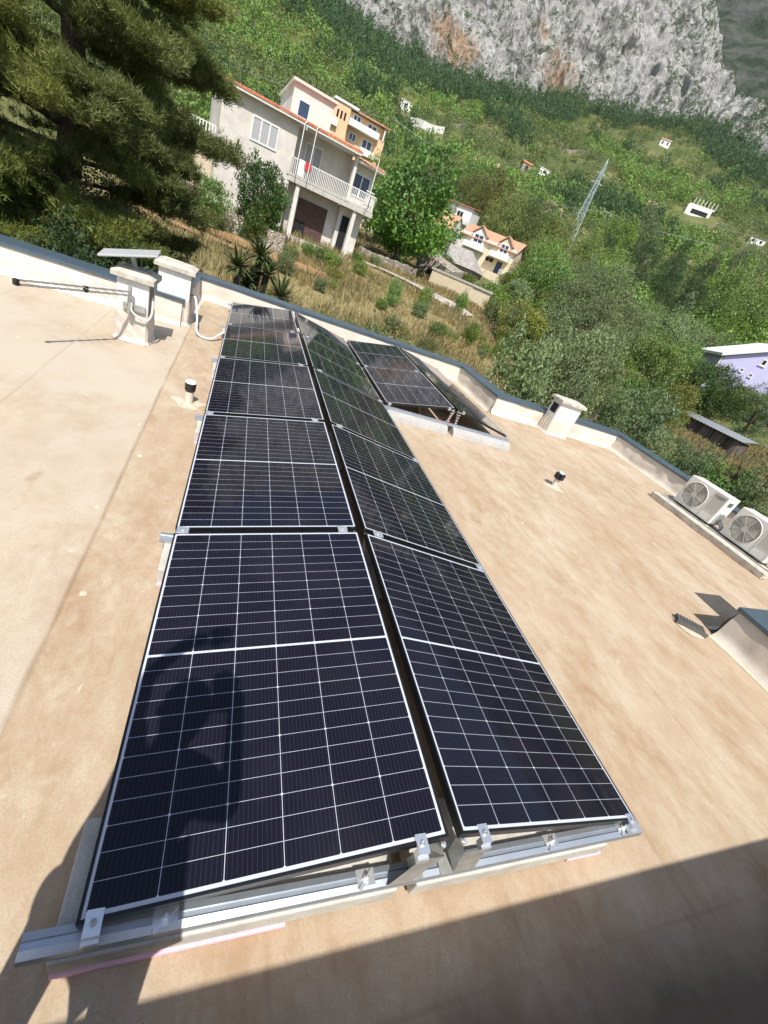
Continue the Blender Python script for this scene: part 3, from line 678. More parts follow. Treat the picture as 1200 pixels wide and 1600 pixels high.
M['sock'] = plain('reddish_debris', (.26, .13, .10), .8, var=.4, scale=30)
def text_mesh(txt, size, mat, parent, loc, rot, name='lettering'):
    cu = bpy.data.curves.new(name, 'FONT'); cu.body = txt; cu.size = size; cu.extrude = .0008; cu.align_x = 'LEFT'
    o = bpy.data.objects.new('tmp', cu); COL.objects.link(o); dg_ = bpy.context.evaluated_depsgraph_get(); dg_.update()
    me = bpy.data.meshes.new_from_object(o.evaluated_get(dg_)); bpy.data.objects.remove(o)
    me.materials.clear(); me.materials.append(M[mat]); me.name = name
    t = bpy.data.objects.new(name, me); COL.objects.link(t); t.parent = parent; t.location = loc; t.rotation_euler = rot; return t
M['acwell'] = plain('fan_well', (.27, .265, .24), .7)
def make_ac():
    r_ = thing('air_conditioner', 'x', 'air conditioner', group='outdoor air conditioning units on the beams')
    W_, D_, H_ = .80, .30, .55                                       # local: front faces -x, width along y (left end = +y)
    MB().bbox(0, -W_/2, .035, D_, W_/2, .035+H_, .012).build('casing', 'acw', r_)
    cy, cz, rd = .13, .035+H_*.50, .225
    ring = MB(); n = 48
    for k in range(n):
        a0, a1 = 2*math.pi*k/n, 2*math.pi*(k+1)/n
        for (ra, rb, xa, xb) in ((rd, rd+.018, -.012, -.004),):
            ring.add([(xa, cy+ra*math.cos(a0), cz+ra*math.sin(a0)), (xa, cy+ra*math.cos(a1), cz+ra*math.sin(a1)), (xb, cy+rb*math.cos(a1), cz+rb*math.sin(a1)), (xb, cy+rb*math.cos(a0), cz+rb*math.sin(a0)),
                      (.004, cy+ra*math.cos(a0), cz+ra*math.sin(a0)), (.004, cy+ra*math.cos(a1), cz+ra*math.sin(a1))], [(0,1,2,3), (0,1,5,4)])
    ring.build('fan_ring', 'acw', r_)
    dk = MB(); dk.v = [(-.0025, cy+rd*math.cos(2*math.pi*k/n), cz+rd*math.sin(2*math.pi*k/n)) for k in range(n)]; dk.f = [tuple(range(n))]; well = dk.build('fan_well', 'acwell', r_)
    bl = MB()
    for b in range(3):
        a0 = b*2*math.pi/3+.5
        vs = []
        for q in range(9):
            a = a0+q/8*1.35
            for rad in (.05, .2): vs.append((-.005-.004*q/8, cy+rad*math.cos(a+(.2-rad)*1.2), cz+rad*math.sin(a+(.2-rad)*1.2)))
        bl.add(vs, [(2*q, 2*q+1, 2*q+3, 2*q+2) for q in range(8)])
    bl.build('fan_blades', 'acg', r_)
    g = MB()
    for k in range(1, 14): 
        rad = .05+k*.0135
        for q in range(40):
            a0, a1 = 2*math.pi*q/40, 2*math.pi*(q+1)/40
            g.add([(-.012, cy+rad*math.cos(a0), cz+rad*math.sin(a0)), (-.012, cy+rad*math.cos(a1), cz+rad*math.sin(a1)), (-.012, cy+(rad+.0035)*math.cos(a1), cz+(rad+.0035)*math.sin(a1)), (-.012, cy+(rad+.0035)*math.cos(a0), cz+(rad+.0035)*math.sin(a0))], [(0,1,2,3)])
    for k in range(8):
        a = math.pi*k/4+.2; g.bar((-.013, cy+.05*math.cos(a), cz+.05*math.sin(a)), (-.013, cy+rd*math.cos(a), cz+rd*math.sin(a)), .006, .004)
    hub = [(-.014, cy+.055*math.cos(2*math.pi*k/24), cz+.055*math.sin(2*math.pi*k/24)) for k in range(24)]; g.add(hub, [tuple(range(24))])
    g.build('fan_grille', 'acg', r_)
    fr = MB()
    for (y0, z0, y1, z1) in ((-.37, .05, -.15, .055), (-.37, .20, -.15, .205), (-.37, .055, -.365, .2), (-.155, .055, -.15, .2), (-.14, .04, -.135, .58)): fr.box(-.003, y0, z0, .002, y1, z1)
    fr.build('panel_lines', 'acg', r_)
    pn = MB().box(-.002, -.385, .22, .002, -.16, .565); pn.build('service_cover', 'acg', r_)
    lg = MB(); c0 = (-.185, .50); s_ = .016
    for a in (90, 210, 330):
        ca, sa = math.cos(R(a)), math.sin(R(a)); py, pz = c0[0]-ca*s_*1.05, c0[1]+sa*s_*1.05
        lg.add([(-.0045, py+(-ca)*s_, pz+sa*s_), (-.0045, py+(-math.cos(R(a+90)))*s_*.577, pz+math.sin(R(a+90))*s_*.577), (-.0045, py+ca*s_, pz-sa*s_), (-.0045, py-(-math.cos(R(a+90)))*s_*.577, pz-math.sin(R(a+90))*s_*.577)], [(0,1,2,3)])
    lg.build('emblem', 'red', r_)
    text_mesh('MITSUBISHI', .03, 'acd', r_, (-.0035, -.22, .502), (R(90), 0, R(-90)), 'lettering'); text_mesh('ELECTRIC', .024, 'acd', r_, (-.0035, -.22, .478), (R(90), 0, R(-90)), 'lettering')
    vc = MB().box(.05, -W_/2-.035, .06, .20, -W_/2-.001, .30); vc.build('valve_cover', 'acw', r_)
    hd = MB().box(.08, -W_/2-.004, .42, .2, -W_/2-.001, .5); hd.build('carry_handle', 'acd', r_)
    for y in (-.3, .3): MB().box(.0, y-.03, 0, D_+.02, y+.03, .034).build('foot', 'acd', r_)
    return r_
ac = make_ac(); ac.location = (8.31, 4.32, ZR+.102); ac['label'] = 'outdoor air conditioning unit farther from the camera, by the right parapet'
ac2 = copy_tree(ac); ac2.location = (8.31, 3.28, ZR+.102); ac2['label'] = 'outdoor air conditioning unit nearer the camera, cut by the right photo edge'
def beam(x0, x1, y0, y1, label):
    o = thing('concrete_beam', label, 'concrete beam', ((x0+x1)/2, (y0+y1)/2, ZR), group='concrete beams under the air conditioners')
    m = MB().bbox(x0, y0, ZR+.003, x1, y1, ZR+.10, .006); m.build('beam', 'cap', o, o.location)
beam(8.0, 8.22, 2.62, 4.95, 'long front concrete beam, lichen stained, below the air conditioner faces'); 
beam(8.30, 8.42, 2.5, 4.98, 'concrete beam under the front feet of the air conditioners'); beam(8.52, 8.64, 2.5, 4.98, 'concrete beam under the rear feet of the air conditioners')
cable('refrigerant_hose', [(8.45, 3.88, .05), (8.45, 3.80, .0), (8.5, 3.74, -.06), (8.62, 3.72, -.08), (8.8, 3.74, -.10), (9.1, 3.8, -.12)], .035, 'steel', 'grey insulated hose between the two air conditioning units', 'hose')
cable('cable_bundle', [(7.98, 4.98, -.18), (7.94, 4.6, -.185), (7.97, 4.2, -.18), (7.93, 3.8, -.185), (7.96, 3.4, -.18), (7.95, 2.9, -.185), (8.05, 2.6, -.18)], .007, 'sock', 'thin reddish cable lying along the front of the long beam', 'cable')

# ------------------------------------------------------------------ the photographer and the phone (behind the camera, casting the shadow)
M['skin'] = plain('skin', (.55, .33, .24), .55, var=.06); M['trousers'] = plain('trousers', (.02, .022, .03), .9, var=.2, scale=30, bump=.3); M['shirt'] = plain('shirt', (.05, .07, .11), .9, var=.15, scale=30, bump=.3); M['hair'] = plain('hair', (.03, .02, .015), .7)
def skin(name, nodes, edges, mat, parent, root=0, sub=3, org=(0, 0, 0)):
    me = bpy.data.meshes.new(name); me.from_pydata([(p[0]-org[0], p[1]-org[1], p[2]-org[2]) for p, _ in nodes], edges, []); me.materials.append(M[mat])
    o = bpy.data.objects.new(name, me); COL.objects.link(o); o.parent = parent
    md = o.modifiers.new('skin', 'SKIN'); md.use_smooth_shade = True
    for i, (_, r_) in enumerate(nodes):
        me.skin_vertices[0].data[i].radius = (r_, r_) if not isinstance(r_, tuple) else r_; me.skin_vertices[0].data[i].use_root = (i == root)
    s_ = o.modifiers.new('sub', 'SUBSURF'); s_.levels = sub; s_.render_levels = sub; return o
ZP = .214
PO = (-.07, -.50, ZR)
per = thing('person', 'person in dark shirt and trousers standing at the near roof edge holding up a phone', 'person', PO)
hs = CAM-fw*.06                                             # hand behind the phone
hand_r = hs+rt*.055-up*.03
nodes = [((-.10, -.70, 1.07), .15), ((-.10, -.70, 1.20), .16), ((-.09, -.69, 1.36), .14), ((-.08, -.69, 1.50), .125), ((-.06, -.68, 1.62), .075), ((-.04, -.67, 1.72), .055),
         ((-.03, -.66, 1.80), .085), ((-.03, -.665, 1.90), .098), ((-.03, -.67, 1.98), .075),
         ((-.215, -.70, .93), .062), ((-.245, -.70, .62), .045), ((-.24, -.71, .34), .045), ((-.24, -.70, ZP+.035), .035), ((-.25, -.58, ZP+.022), .028),
         ((.03, -.70, .93), .062), ((.025, -.70, .62), .048), ((.03, -.71, .34), .045), ((.03, -.70, ZP+.035), .035), ((.04, -.58, ZP+.022), .028),
         ((.10, -.69, 1.52), .065), ((.22, -.66, 1.34), .045), (tuple(hand_r.lerp(Vector((.22, -.66, 1.34)), .3)), .036), (tuple(hand_r), .032),
         ((-.165, -.69, 1.55), .055), ((-.205, -.68, 1.86), .036), ((-.225, -.66, 2.12), .034), ((-.12, -.63, 2.33), .034), ((-.02, -.61, 2.36), .034)]
sh_ = Vector((.035, .20, -.294)); nodes = [(n_ if k_ == 22 else tuple(Vector(n_)+sh_), r_) for k_, (n_, r_) in enumerate(nodes)]
el_ = Vector((.245, -.57, 1.20)); nodes[20] = (tuple(el_), .042); nodes[21] = (tuple(hand_r.lerp(el_, .3)), .034)
for k_, z_, y_ in ((11, .0, -.51), (12, ZR+.06, -.50), (13, ZR+.03, -.40), (16, .0, -.51), (17, ZR+.06, -.50), (18, ZR+.03, -.40)): nodes[k_] = ((nodes[k_][0][0], y_, z_), nodes[k_][1])
edges = [(0,1),(1,2),(2,3),(3,4),(4,5),(5,6),(6,7),(7,8),(0,9),(9,10),(10,11),(11,12),(12,13),(0,14),(14,15),(15,16),(16,17),(17,18),(3,19),(19,20),(20,21),(21,22),(3,23),(23,24),(24,25),(25,26),(26,27)]
body = skin('body', nodes, edges, 'skin', per, 0, 3, PO)
def grow(ids, add, name, mat, root):
    mp = {i: k for k, i in enumerate(ids)}; nn = [(nodes[i][0], nodes[i][1]+add) for i in ids]; ee = [(mp[a], mp[b]) for a, b in edges if a in mp and b in mp]
    return skin(name, nn, ee, mat, per, mp[root], 3, PO)
grow([0, 9, 10, 11, 14, 15, 16], .022, 'trousers', 'trousers', 0)
grow([0, 1, 2, 3, 4, 9, 14, 19, 20, 23, 24], .018, 'shirt', 'shirt', 0)
for (a, b) in ((12, 13), (17, 18)): 
    p0, p1 = Vector(nodes[a][0]), Vector(nodes[b][0]); MB().bbox(p0.x-.048, p0.y-.09, ZR+.002, p0.x+.048, p1.y+.06, ZR+.08, .02).build('shoe', 'black', per, PO)
hc = MB(); cxh = Vector((.005, -.475, 1.636)); bm = bmesh.new(); bmesh.ops.create_icosphere(bm, subdivisions=3, radius=1)
for v in bm.verts: v.co = Vector((v.co.x*.098, v.co.y*.115, v.co.z*.112))+cxh
bm.verts.ensure_lookup_table(); hc.add([v.co[:] for v in bm.verts], [[v.index for v in f.verts] for f in bm.faces if f.calc_center_median().z > 1.621+(.06 if f.calc_center_median().y > -.42 else 0)]); bm.free()
hc.build('hair', 'hair', per, PO, True)
fc = MB()                                                   # nose, ears, eyes, mouth
fc.add([(-.01, -.368, 1.606), (.02, -.368, 1.606), (.005, -.34, 1.581), (.005, -.37, 1.636)], [(0,1,2), (0,2,3), (1,3,2)])
for sx in (-1, 1): fc.lathe([(.004, -.03), (.012, -.015), (.014, .0), (.012, .02), (.005, .03)], (.005+sx*.096, -.465, 1.606), 8)
fc.build('nose_and_ears', 'skin', per, PO); 
ey = MB()
for sx in (-1, 1): ey.lathe([(.002, -.008), (.011, 0), (.002, .008)], (.005+sx*.034, -.372, 1.631), 8)
ey.build('eyes', 'black', per, PO)
for (c, base_dir, side) in ((Vector(nodes[22][0]), rt*-1.0+up*.9-fw*.1, up), (Vector(nodes[27][0]), Vector((1, .25, .05)), Vector((0, 1, .2)))):
    bd = base_dir.normalized(); sdv = (side-bd*side.dot(bd)).normalized(); nrm = bd.cross(sdv)
    for q in range(5):
        o_ = (q-1.5)*.019; L = [.062, .075, .08, .07, .055][q]
        if q == 4: pts = [c-sdv*.02, c-sdv*.045+bd*.015, c-sdv*.055+bd*.04]
        else: pts = [c+sdv*o_+bd*.01, c+sdv*o_*1.15+bd*(.03+L*.4), c+sdv*o_*1.2+bd*(.03+L*.75)-nrm*.008, c+sdv*o_*1.2+bd*(.03+L)-nrm*.02]
        pts = [p-fw*.0 for p in pts]
        MB().tube(pts, [.010, .009, .0085, .007][:len(pts)], 8).build('finger', 'skin', per, PO, True)
ph = thing('smartphone', 'dark smartphone held upright in front of the photographer', 'smartphone', tuple(CAM-fw*.012))
m = MB().bbox(-.038, -.075, -.004, .038, .075, .004, .003); Rm = cam.matrix_world.to_3x3()
m.xf(lambda p: Rm @ (p+Vector((-.028, -.062, 0)))).build('phone_body', 'black', ph)

# ------------------------------------------------------------------ buildings on the slope
M['plaster'] = plain('grey_plaster', (.57, .53, .475), .9, var=.14, scale=1.6, bump=.2, bscale=30)
M['plaster2'] = plain('beige_plaster', (.52, .44, .33), .9, var=.1, scale=2, bump=.15, bscale=30)
M['plaster_w'] = plain('pale_plaster', (.62, .59, .54), .9, var=.1, scale=1.5, bump=.15, bscale=30)
M['cream'] = plain('cream_plaster', (.66, .56, .40), .9, var=.08, scale=1.2, bump=.15, bscale=20)
M['orange'] = plain('orange_plaster', (.68, .46, .28), .9, var=.08, scale=1)
M['lav'] = plain('lavender_plaster', (.46, .44, .66), .9, var=.04, scale=1)
M['greenwall'] = plain('pale_green_plaster', (.45, .52, .38), .9, var=.06, scale=1)
M['tile'] = plain('red_tile', (.46, .16, .085), .85, var=.3, scale=4)
M['tile2'] = plain('orange_tile', (.46, .25, .16), .85, var=.28, scale=2)
M['stoneroof'] = plain('stone_slate', (.30, .28, .26), .95, var=.35, scale=2.5, bump=.8, bscale=6)
M['brown'] = plain('brown_sheet', (.085, .045, .035), .7, var=.35, scale=3)
M['dark'] = plain('dark_void', (.012, .012, .013), .9)
M['glassb'] = plain('blue_glass', (.03, .055, .11), .12, var=.2, scale=1)
M['shutter'] = plain('grey_shutter', (.36, .36, .37), .6, var=.06)
M['bluep'] = plain('blue_plastic', (.05, .16, .55), .5)
M['rail'] = plain('white_rail', (.72, .71, .68), .55, var=.08)
M['pylon'] = plain('pylon_steel', (.42, .50, .50), .5, .4, var=.1)
M['wood'] = plain('grey_boards', (.20, .18, .155), .9, var=.35, scale=5, bump=.3)
M['polewood'] = plain('pole_wood', (.30, .27, .22), .9, var=.2)
def stonemat(name, a, b, sc):
    t = NT(name); v = t.coord()
    vo = t.n('ShaderNodeTexVoronoi', i_Scale=sc, feature='DISTANCE_TO_EDGE'); t.t.links.new(t.coord((1, 1, 1.5)), vo.inputs['Vector'])
    v2 = t.n('ShaderNodeTexVoronoi', i_Scale=sc); t.t.links.new(t.coord((1, 1, 1.5)), v2.inputs['Vector'])
    c = t.mix(t.n('ShaderNodeSeparateColor', i_0=v2.outputs['Color']).outputs[0], a, b); e = t.ramp(vo.outputs['Distance'], .01, .07)
    t.col(t.mix(e, (.05, .04, .03), c)); t.bump(e, 1.0, .05); return t.fin(.95, 0, .1)
M['stone'] = stonemat('dry_stone', (.30, .26, .21), (.52, .46, .38), 6.0)
M['rock'] = plain('pale_rock', (.46, .44, .40), .95, var=.25, scale=1.5, bump=.8, bscale=4)

def tile_roof(parent, x0, x1, y0, y1, z0, z1, mat='tile', pitch=.24, name='roof', thick=.08):
    n = max(4, int((x1-x0)/pitch*6)); rows = max(3, int(abs(y1-y0)/.38)); m = MB()
    for j in range(rows+1):
        for (dz) in ((0,) if j == 0 else (0,)):
            t_ = j/rows
            for i in range(n+1):
                x = x0+(x1-x0)*i/n; m.v.append((x, y0+(y1-y0)*t_, z0+(z1-z0)*t_+.05*abs(math.sin(math.pi*(x-x0)/pitch))+.015*math.sin(j*2.1+i)))
    for j in range(rows):
        for i in range(n): a = j*(n+1)+i; m.f.append((a, a+1, a+n+2, a+n+1))
    b = len(m.v); m.v += [(x0, y0, z0-thick), (x1, y0, z0-thick), (x1, y1, z1-thick), (x0, y1, z1-thick)]; m.f.append((b+3, b+2, b+1, b))
    m.f.append(tuple(range(n+1))+(b+1, b)); m.f.append(tuple(rows*(n+1)+i for i in range(n+1))[::-1]+(b+3, b+2))
    m.f.append(tuple(j*(n+1) for j in range(rows+1))[::-1]+(b, b+3)); m.f.append(tuple(j*(n+1)+n for j in range(rows+1))+(b+2, b+1))
    return m.build(name, mat, parent)
def window(parent, x0, x1, z0, z1, y, cols=2, glass='glassb', frame='white', name='window', t=.07, d=.05):
    f_ = MB(); f_.box(x0, y-d, z0, x1, y+.02, z0+t); f_.box(x0, y-d, z1-t, x1, y+.02, z1); w_ = (x1-x0-t)/cols
    for k in range(cols+1): f_.box(x0+k*w_, y-d, z0+t, x0+k*w_+t, y+.02, z1-t)
    o = f_.build(name, frame, parent); MB().box(x0+t*.5, y-d*.45, z0+t*.5, x1-t*.5, y+.01, z1-t*.5).build('pane', glass, o); return o
def railing(parent, pts, z0, h, step=.13, mat='rail', w_=.035):
    m = MB()
    for a, b in zip(pts[:-1], pts[1:]):
        a, b = Vector((*a, 0)), Vector((*b, 0)); L = (b-a).length; n = max(2, int(L/step))
        m.bar((a.x, a.y, z0+h), (b.x, b.y, z0+h), .05, .05); m.bar((a.x, a.y, z0+.1), (b.x, b.y, z0+.1), .03, .03)
        for k in range(n+1):
            p = a.lerp(b, k/n); m.box(p.x-w_/2, p.y-w_/2, z0, p.x+w_/2, p.y+w_/2, z0+h-.02)
    return m.build('railing', mat, parent)

# main house with the balcony
H = thing('house', 'two storey grey plaster house with a balcony, red tiled roof edge and open garage', 'house', (-.657, 33.53, 0), R(9.1))
MB().box(-1.9, 0, -1.2, 2.42, 8, 6.25).build('wall', 'plaster', H)
MB().box(2.42, 1.35, -1.0, 6.35, 8, 3.38).build('wall', 'plaster', H); MB().box(6.35, .95, -1.0, 8.05, 8, 3.38).build('wall', 'plaster_w', H)
MB().box(2.42, 1.30, 3.66, 6.42, 8, 6.25).build('wall', 'plaster', H); MB().box(6.42, .80, 3.66, 8.1, 8, 5.95).build('wall', 'plaster_w', H)
sl_ = MB().box(2.30, -.05, 3.39, 8.35, 1.29, 3.65).build('balcony_slab', 'conc', H)
for x in (3.05, 7.12):
    MB().add([(x-.16, .05, -1), (x+.16, .05, -1), (x+.16, .37, -1), (x-.16, .37, -1), (x-.12, .05, 3.388), (x+.12, .05, 3.388), (x+.12, .33, 3.388), (x-.12, .33, 3.388)], [(3,2,1,0),(4,5,6,7),(0,1,5,4),(1,2,6,5),(2,3,7,6),(3,0,4,7)]).build('pillar', 'plaster_w', H)
MB().box(6.25, -.02, 3.66, 6.45, .25, 6.2).build('pillar', 'plaster_w', H)
railing(H, [(2.36, 1.2), (2.36, 0), (8.28, 0), (8.28, .78)], 3.65, .95, .11)
MB().box(2.2, -.06, 3.68, 8.3, -.03, 3.8).build('balcony_edge', 'conc', H)
window(H, -.22, 1.34, 4.42, 5.58, 0, 3, 'shutter')
window(H, 3.30, 4.45, 3.66, 5.78, 1.30, 2, 'shutter', name='balcony_door'); window(H, 6.62, 7.9, 4.2, 5.5, .80, 2)
gd = MB().box(3.55, 1.28, .55, 5.62, 1.34, 2.82).build('garage_door', 'brown', H)
MB().box(3.6, 1.24, .6, 4.3, 1.275, 1.5).build('loose_panel', 'dark', gd)
MB().box(6.62, .90, .6, 7.42, .96, 2.9).build('doorway', 'dark', H)
MB().box(3.2, -.4, -1, 8.2, 1.2, .56).build('forecourt', 'conc', H)
tile_roof(H, -2.1, 6.45, -.45, 3.6, 6.42, 6.98); MB().box(-2.05, -.42, 6.24, 6.43, 3.6, 6.33).build('eave', 'white', H)
tile_roof(H, 6.5, 8.4, -.15, 2.6, 6.1, 6.5, 'tile2'); MB().box(6.46, -.13, 5.96, 8.36, 2.6, 6.04).build('eave', 'white', H)
MB().add([(2.35, 3.3, 6.2), (5.05, 3.3, 6.2), (5.05, 7.2, 6.2), (2.35, 7.2, 6.2), (2.35, 3.3, 8.5), (5.05, 3.3, 8.5), (5.05, 7.2, 8.05), (2.35, 7.2, 8.05)], [(3,2,1,0),(4,5,6,7),(0,1,5,4),(1,2,6,5),(2,3,7,6),(3,0,4,7)]).build('roof_tower', 'plaster_w', H)
MB().add([(2.2, 3.1, 8.52), (5.2, 3.1, 8.52), (5.2, 7.4, 8.02), (2.2, 7.4, 8.02), (2.2, 3.1, 8.66), (5.2, 3.1, 8.66), (5.2, 7.4, 8.16), (2.2, 7.4, 8.16)], [(3,2,1,0),(4,5,6,7),(0,1,5,4),(1,2,6,5),(2,3,7,6),(3,0,4,7)]).build('tower_roof', 'plaster_w', H)
window(H, 2.75, 3.55, 6.95, 7.85, 3.3, 1)
MB().box(-6.2, 1.6, 3.16, -1.91, 6, 3.46).build('terrace_slab', 'plaster_w', H); MB().box(-6.1, 1.75, -1, -1.91, 6, 3.15).build('wall', 'plaster2', H)
railing(H, [(-6.1, 1.68), (-1.92, 1.68)], 3.46, .92, .17, w_=.06); MB().box(-5.3, 1.6, 3.46, -5.05, 1.85, 4.75).build('terrace_post', 'plaster_w', H)
for (x, z) in ((2.6, 6.3), (3.35, 6.35)): MB().tube([(x, -.5, z-2.5), (x, -.5, z), (x+.12, -.45, z+.15), (x+.3, -.35, z+.12)], .028, 6).build('awning_pole', 'rail', H)
MB().tube([(7.6, -.5, 3.8), (7.6, -.5, 6.5), (5.8, -.4, 6.55)], .03, 6).build('awning_pole', 'rail', H); MB().tube([(7.3, -.5, 4.7), (7.9, -.5, 4.7)], .03, 6).build('awning_bar', 'rail', H)
MB().box(2.45, 1.26, 5.0, 2.6, 1.29, 5.2).build('wall_lamp', 'dark', H)
MB().box(2.7, -.46, 6.05, 2.8, -.40, 6.25).build('downpipe_elbow', 'steel', H)
def local(root, p): return root.matrix_basis @ Vector(p)
hm = Matrix.Translation((-.657, 33.53, 0)) @ Matrix.Rotation(R(9.1), 4, 'Z')
def cloth(x, w_, z, h, mat, label):
    t = thing('towel', label, 'towel', hm @ Vector((x, -.03, z)), R(9.1))
    MB().box(-w_/2, -.035, -h, w_/2, -.022, .03).box(-w_/2, -.035, .03, w_/2, .035, .042).box(-w_/2, .022, -h*.6, w_/2, .035, .03).build('cloth', mat, t)
cloth(3.35, .45, 4.62, .4, 'red', 'red towel hanging over the white balcony railing'); cloth(3.0, .4, 4.62, .8, 'white', 'white cloth hanging over the balcony railing beside the red towel')
for k, (x, y, s_) in enumerate(((2.75, .9, .5), (5.2, .35, .35))): pass

# orange apartment house behind
O_ = thing('apartment_house', 'orange plaster apartment house with white balconies behind the grey house', 'house', (7.84, 74.15, 0), R(3.9))
MB().box(-.7, .6, 2, 7.0, 9, 15.3).build('wall', 'orange', O_); MB().box(-.5, 0, 2, 1.6, .59, 15.5).build('wall', 'orange', O_)
MB().box(5.9, 0, 2, 7.0, .59, 13.9).build('wall', 'orange', O_)
MB().box(-.75, -.15, 15.51, 2.6, 9, 15.75).build('roof_slab', 'white', O_); MB().add([(2.62, -.3, 15.35), (7.3, -.3, 15.35), (7.3, 9, 15.9), (2.62, 9, 15.9), (2.62, -.3, 15.5), (7.3, -.3, 15.5), (7.3, 9, 16.05), (2.62, 9, 16.05)], [(3,2,1,0),(4,5,6,7),(0,1,5,4),(1,2,6,5),(2,3,7,6),(3,0,4,7)]).build('roof', 'tile2', O_)
MB().box(1.62, -.5, 13.75, 5.95, .58, 14.45).build('balcony', 'white', O_); MB().box(3.9, -.5, 11.5, 6.0, .58, 12.2).build('balcony', 'white', O_); MB().box(-1.2, -.4, 12.9, .2, -.02, 13.6).build('balcony', 'white', O_)
for a in ((2.2, 3.3, 14.46, 15.2), (4.3, 5.7, 14.46, 15.1), (2.2, 3.2, 12.4, 13.3), (4.1, 5.6, 12.3, 13.35)): window(O_, a[0], a[1], a[2], a[3], .6, 2, t=.1)
for x in (-.1, .4, .9): MB().box(x, -.03, 13.9, x+.25, .0, 14.7).build('slit_window', 'dark', O_)
MB().box(6.6, -.1, 13.9, 6.75, .05, 15.33).build('corner_post', 'white', O_)
# small cream houses with dormers
S = thing('house', 'cream row house with orange tiled roof and two white dormer balconies', 'house', (35.79, 87.6, 0), R(-40.7))
MB().box(-.2, 0, 2.5, 10.9, 8, 9.9).build('wall', 'cream', S); MB().box(-.3, -.03, 2.5, 5.1, -.002, 9.0).build('wall', 'plaster_w', S)
tile_roof(S, -.4, 11.2, -.5, 4.2, 9.75, 12.0, 'tile2', .4); tile_roof(S, -.4, 11.2, 8.6, 4.2, 9.75, 12.0, 'tile2', .4)
MB().prism([(-.3, 9.9), (8.2, 9.9), (4.1, 11.85)], 'x', -.1, 10.8).build('gable', 'plaster_w', S)
for (x0, x1) in ((2.1, 4.7), (7.5, 9.8)):
    xm = (x0+x1)/2; dm = MB().prism([(x0, 9.0), (x1, 9.0), (x1, 10.5), (xm, 11.6), (x0, 10.5)], 'y', -.3, 3.2).build('dormer', 'white' if x0 < 5 else 'cream', S)
    MB().prism([(x0-.25, 10.42), (xm, 11.75), (x1+.25, 10.42), (x1+.25, 10.6), (xm, 11.95), (x0-.25, 10.6)], 'y', -.6, 3.0).build('dormer_roof', 'tile2', dm)
    window(dm, x0+.35, x1-.35, 9.05, 10.5, -.3, 2, t=.12)
    MB().box(x0-.9, -1.5, 8.0, x1+.6, -.0, 8.9).build('balcony', 'white', S)
window(S, 5.9, 7.6, 7.1, 7.9, 0, 2, 'dark', 'cream'); window(S, 8.3, 9.4, 5.75, 7.7, 0, 1, 'glassb', 'dark', 'door'); window(S, .9, 2.2, 6.7, 7.7, -.04, 1, 'dark')
MB().box(5.6, -2.2, 5.2, 12.4, -.01, 5.7).build('terrace', 'cream', S); railing(S, [(9.8, -2.1), (12.3, -2.1)], 5.7, .9, .3, w_=.08); MB().box(6.9, -2.1, 3.7, 9.2, -2.0, 4.9).build('lower_opening', 'dark', S)
MB().add([(4.9, -2.3, 3), (5.5, -2.3, 3), (7.6, -2.3, 5.7), (7.0, -2.3, 5.7), (4.9, -1.6, 3), (5.5, -1.6, 3), (7.6, -1.6, 5.7), (7.0, -1.6, 5.7)], [(3,2,1,0),(4,5,6,7),(0,1,5,4),(1,2,6,5),(2,3,7,6),(3,0,4,7)]).build('stairs', 'cream', S)
MB().box(5.6, -2.19, 2.5, 12.3, -.01, 5.19).build('wall', 'cream', S)
S2 = thing('house', 'white house with a grey gable tucked behind the mulberry tree', 'house', (33.0, 91.5, 0), R(-40.7))
MB().box(-3.2, .5, 2, 1.6, 8, 9.6).build('wall', 'plaster_w', S2); MB().prism([(.5, 9.6), (8.0, 9.6), (4.2, 12.4)], 'x', -3.0, 1.5).build('gable', 'white', S2)
tile_roof(S2, -3.4, 1.7, .2, 4.2, 9.65, 12.5, 'tile2', .4); tile_roof(S2, -3.4, 1.7, 8.3, 4.2, 9.65, 12.5, 'tile2', .4); window(S2, -2.2, -.8, 7.2, 8.4, .5, 2)
S3 = thing('house', 'tall white house with a dark red roof peeping above the row house', 'house', (40.0, 106, 0), R(-40.7))
MB().box(-2, 0, 4, 3.6, 6, 15.8).build('wall', 'white', S3); tile_roof(S3, -2.3, 3.9, -.4, 6.3, 15.9, 16.8, 'tile', .4); window(S3, .3, 1.8, 13.6, 14.8, 0, 2, 'dark'); MB().box(-1.9, -1.2, 12.6, 3.5, -.01, 13.2).build('balcony', 'plaster_w', S3)
ST = thing('stone_house', 'old stone house with a grey slate roof in front of the row house', 'house', (28.2, 70.0, 0), R(-44))
MB().box(-4.2, 0, 1.0, 4.2, 5, 4.3).build('wall', 'stone', ST)
MB().add([(-4.5, -.3, 4.2), (4.5, -.3, 4.2), (4.5, 5.3, 4.2), (-4.5, 5.3, 4.2), (-3.6, 2.5, 6.6), (2.2, 2.5, 6.6)], [(0,1,5,4), (1,2,5), (2,3,4,5), (3,0,4), (3,2,1,0)]).build('roof', 'stoneroof', ST)
w_ = MB().box(1.9, -.05, 2.5, 2.6, .0, 3.4).build('window', 'dark', ST); MB().box(1.7, -.03, 2.35, 2.8, -.005, 2.49).build('sill', 'cream', w_)
CW = thing('garage', 'cream plastered garage with a blank wall and flat roof below the mulberry tree', 'garage', (16.13, 42.68, 0), R(-56.8))
MB().box(0, 0, -1.2, 4.85, 3.6, 2.12).build('wall', 'cream', CW); MB().box(-.1, -.06, 2.125, 4.95, 3.7, 2.30).build('roof_slab', 'conc', CW); MB().box(4.55, -.02, -1.2, 4.62, -.002, 2.1).build('corner_strip', 'plaster2', CW)
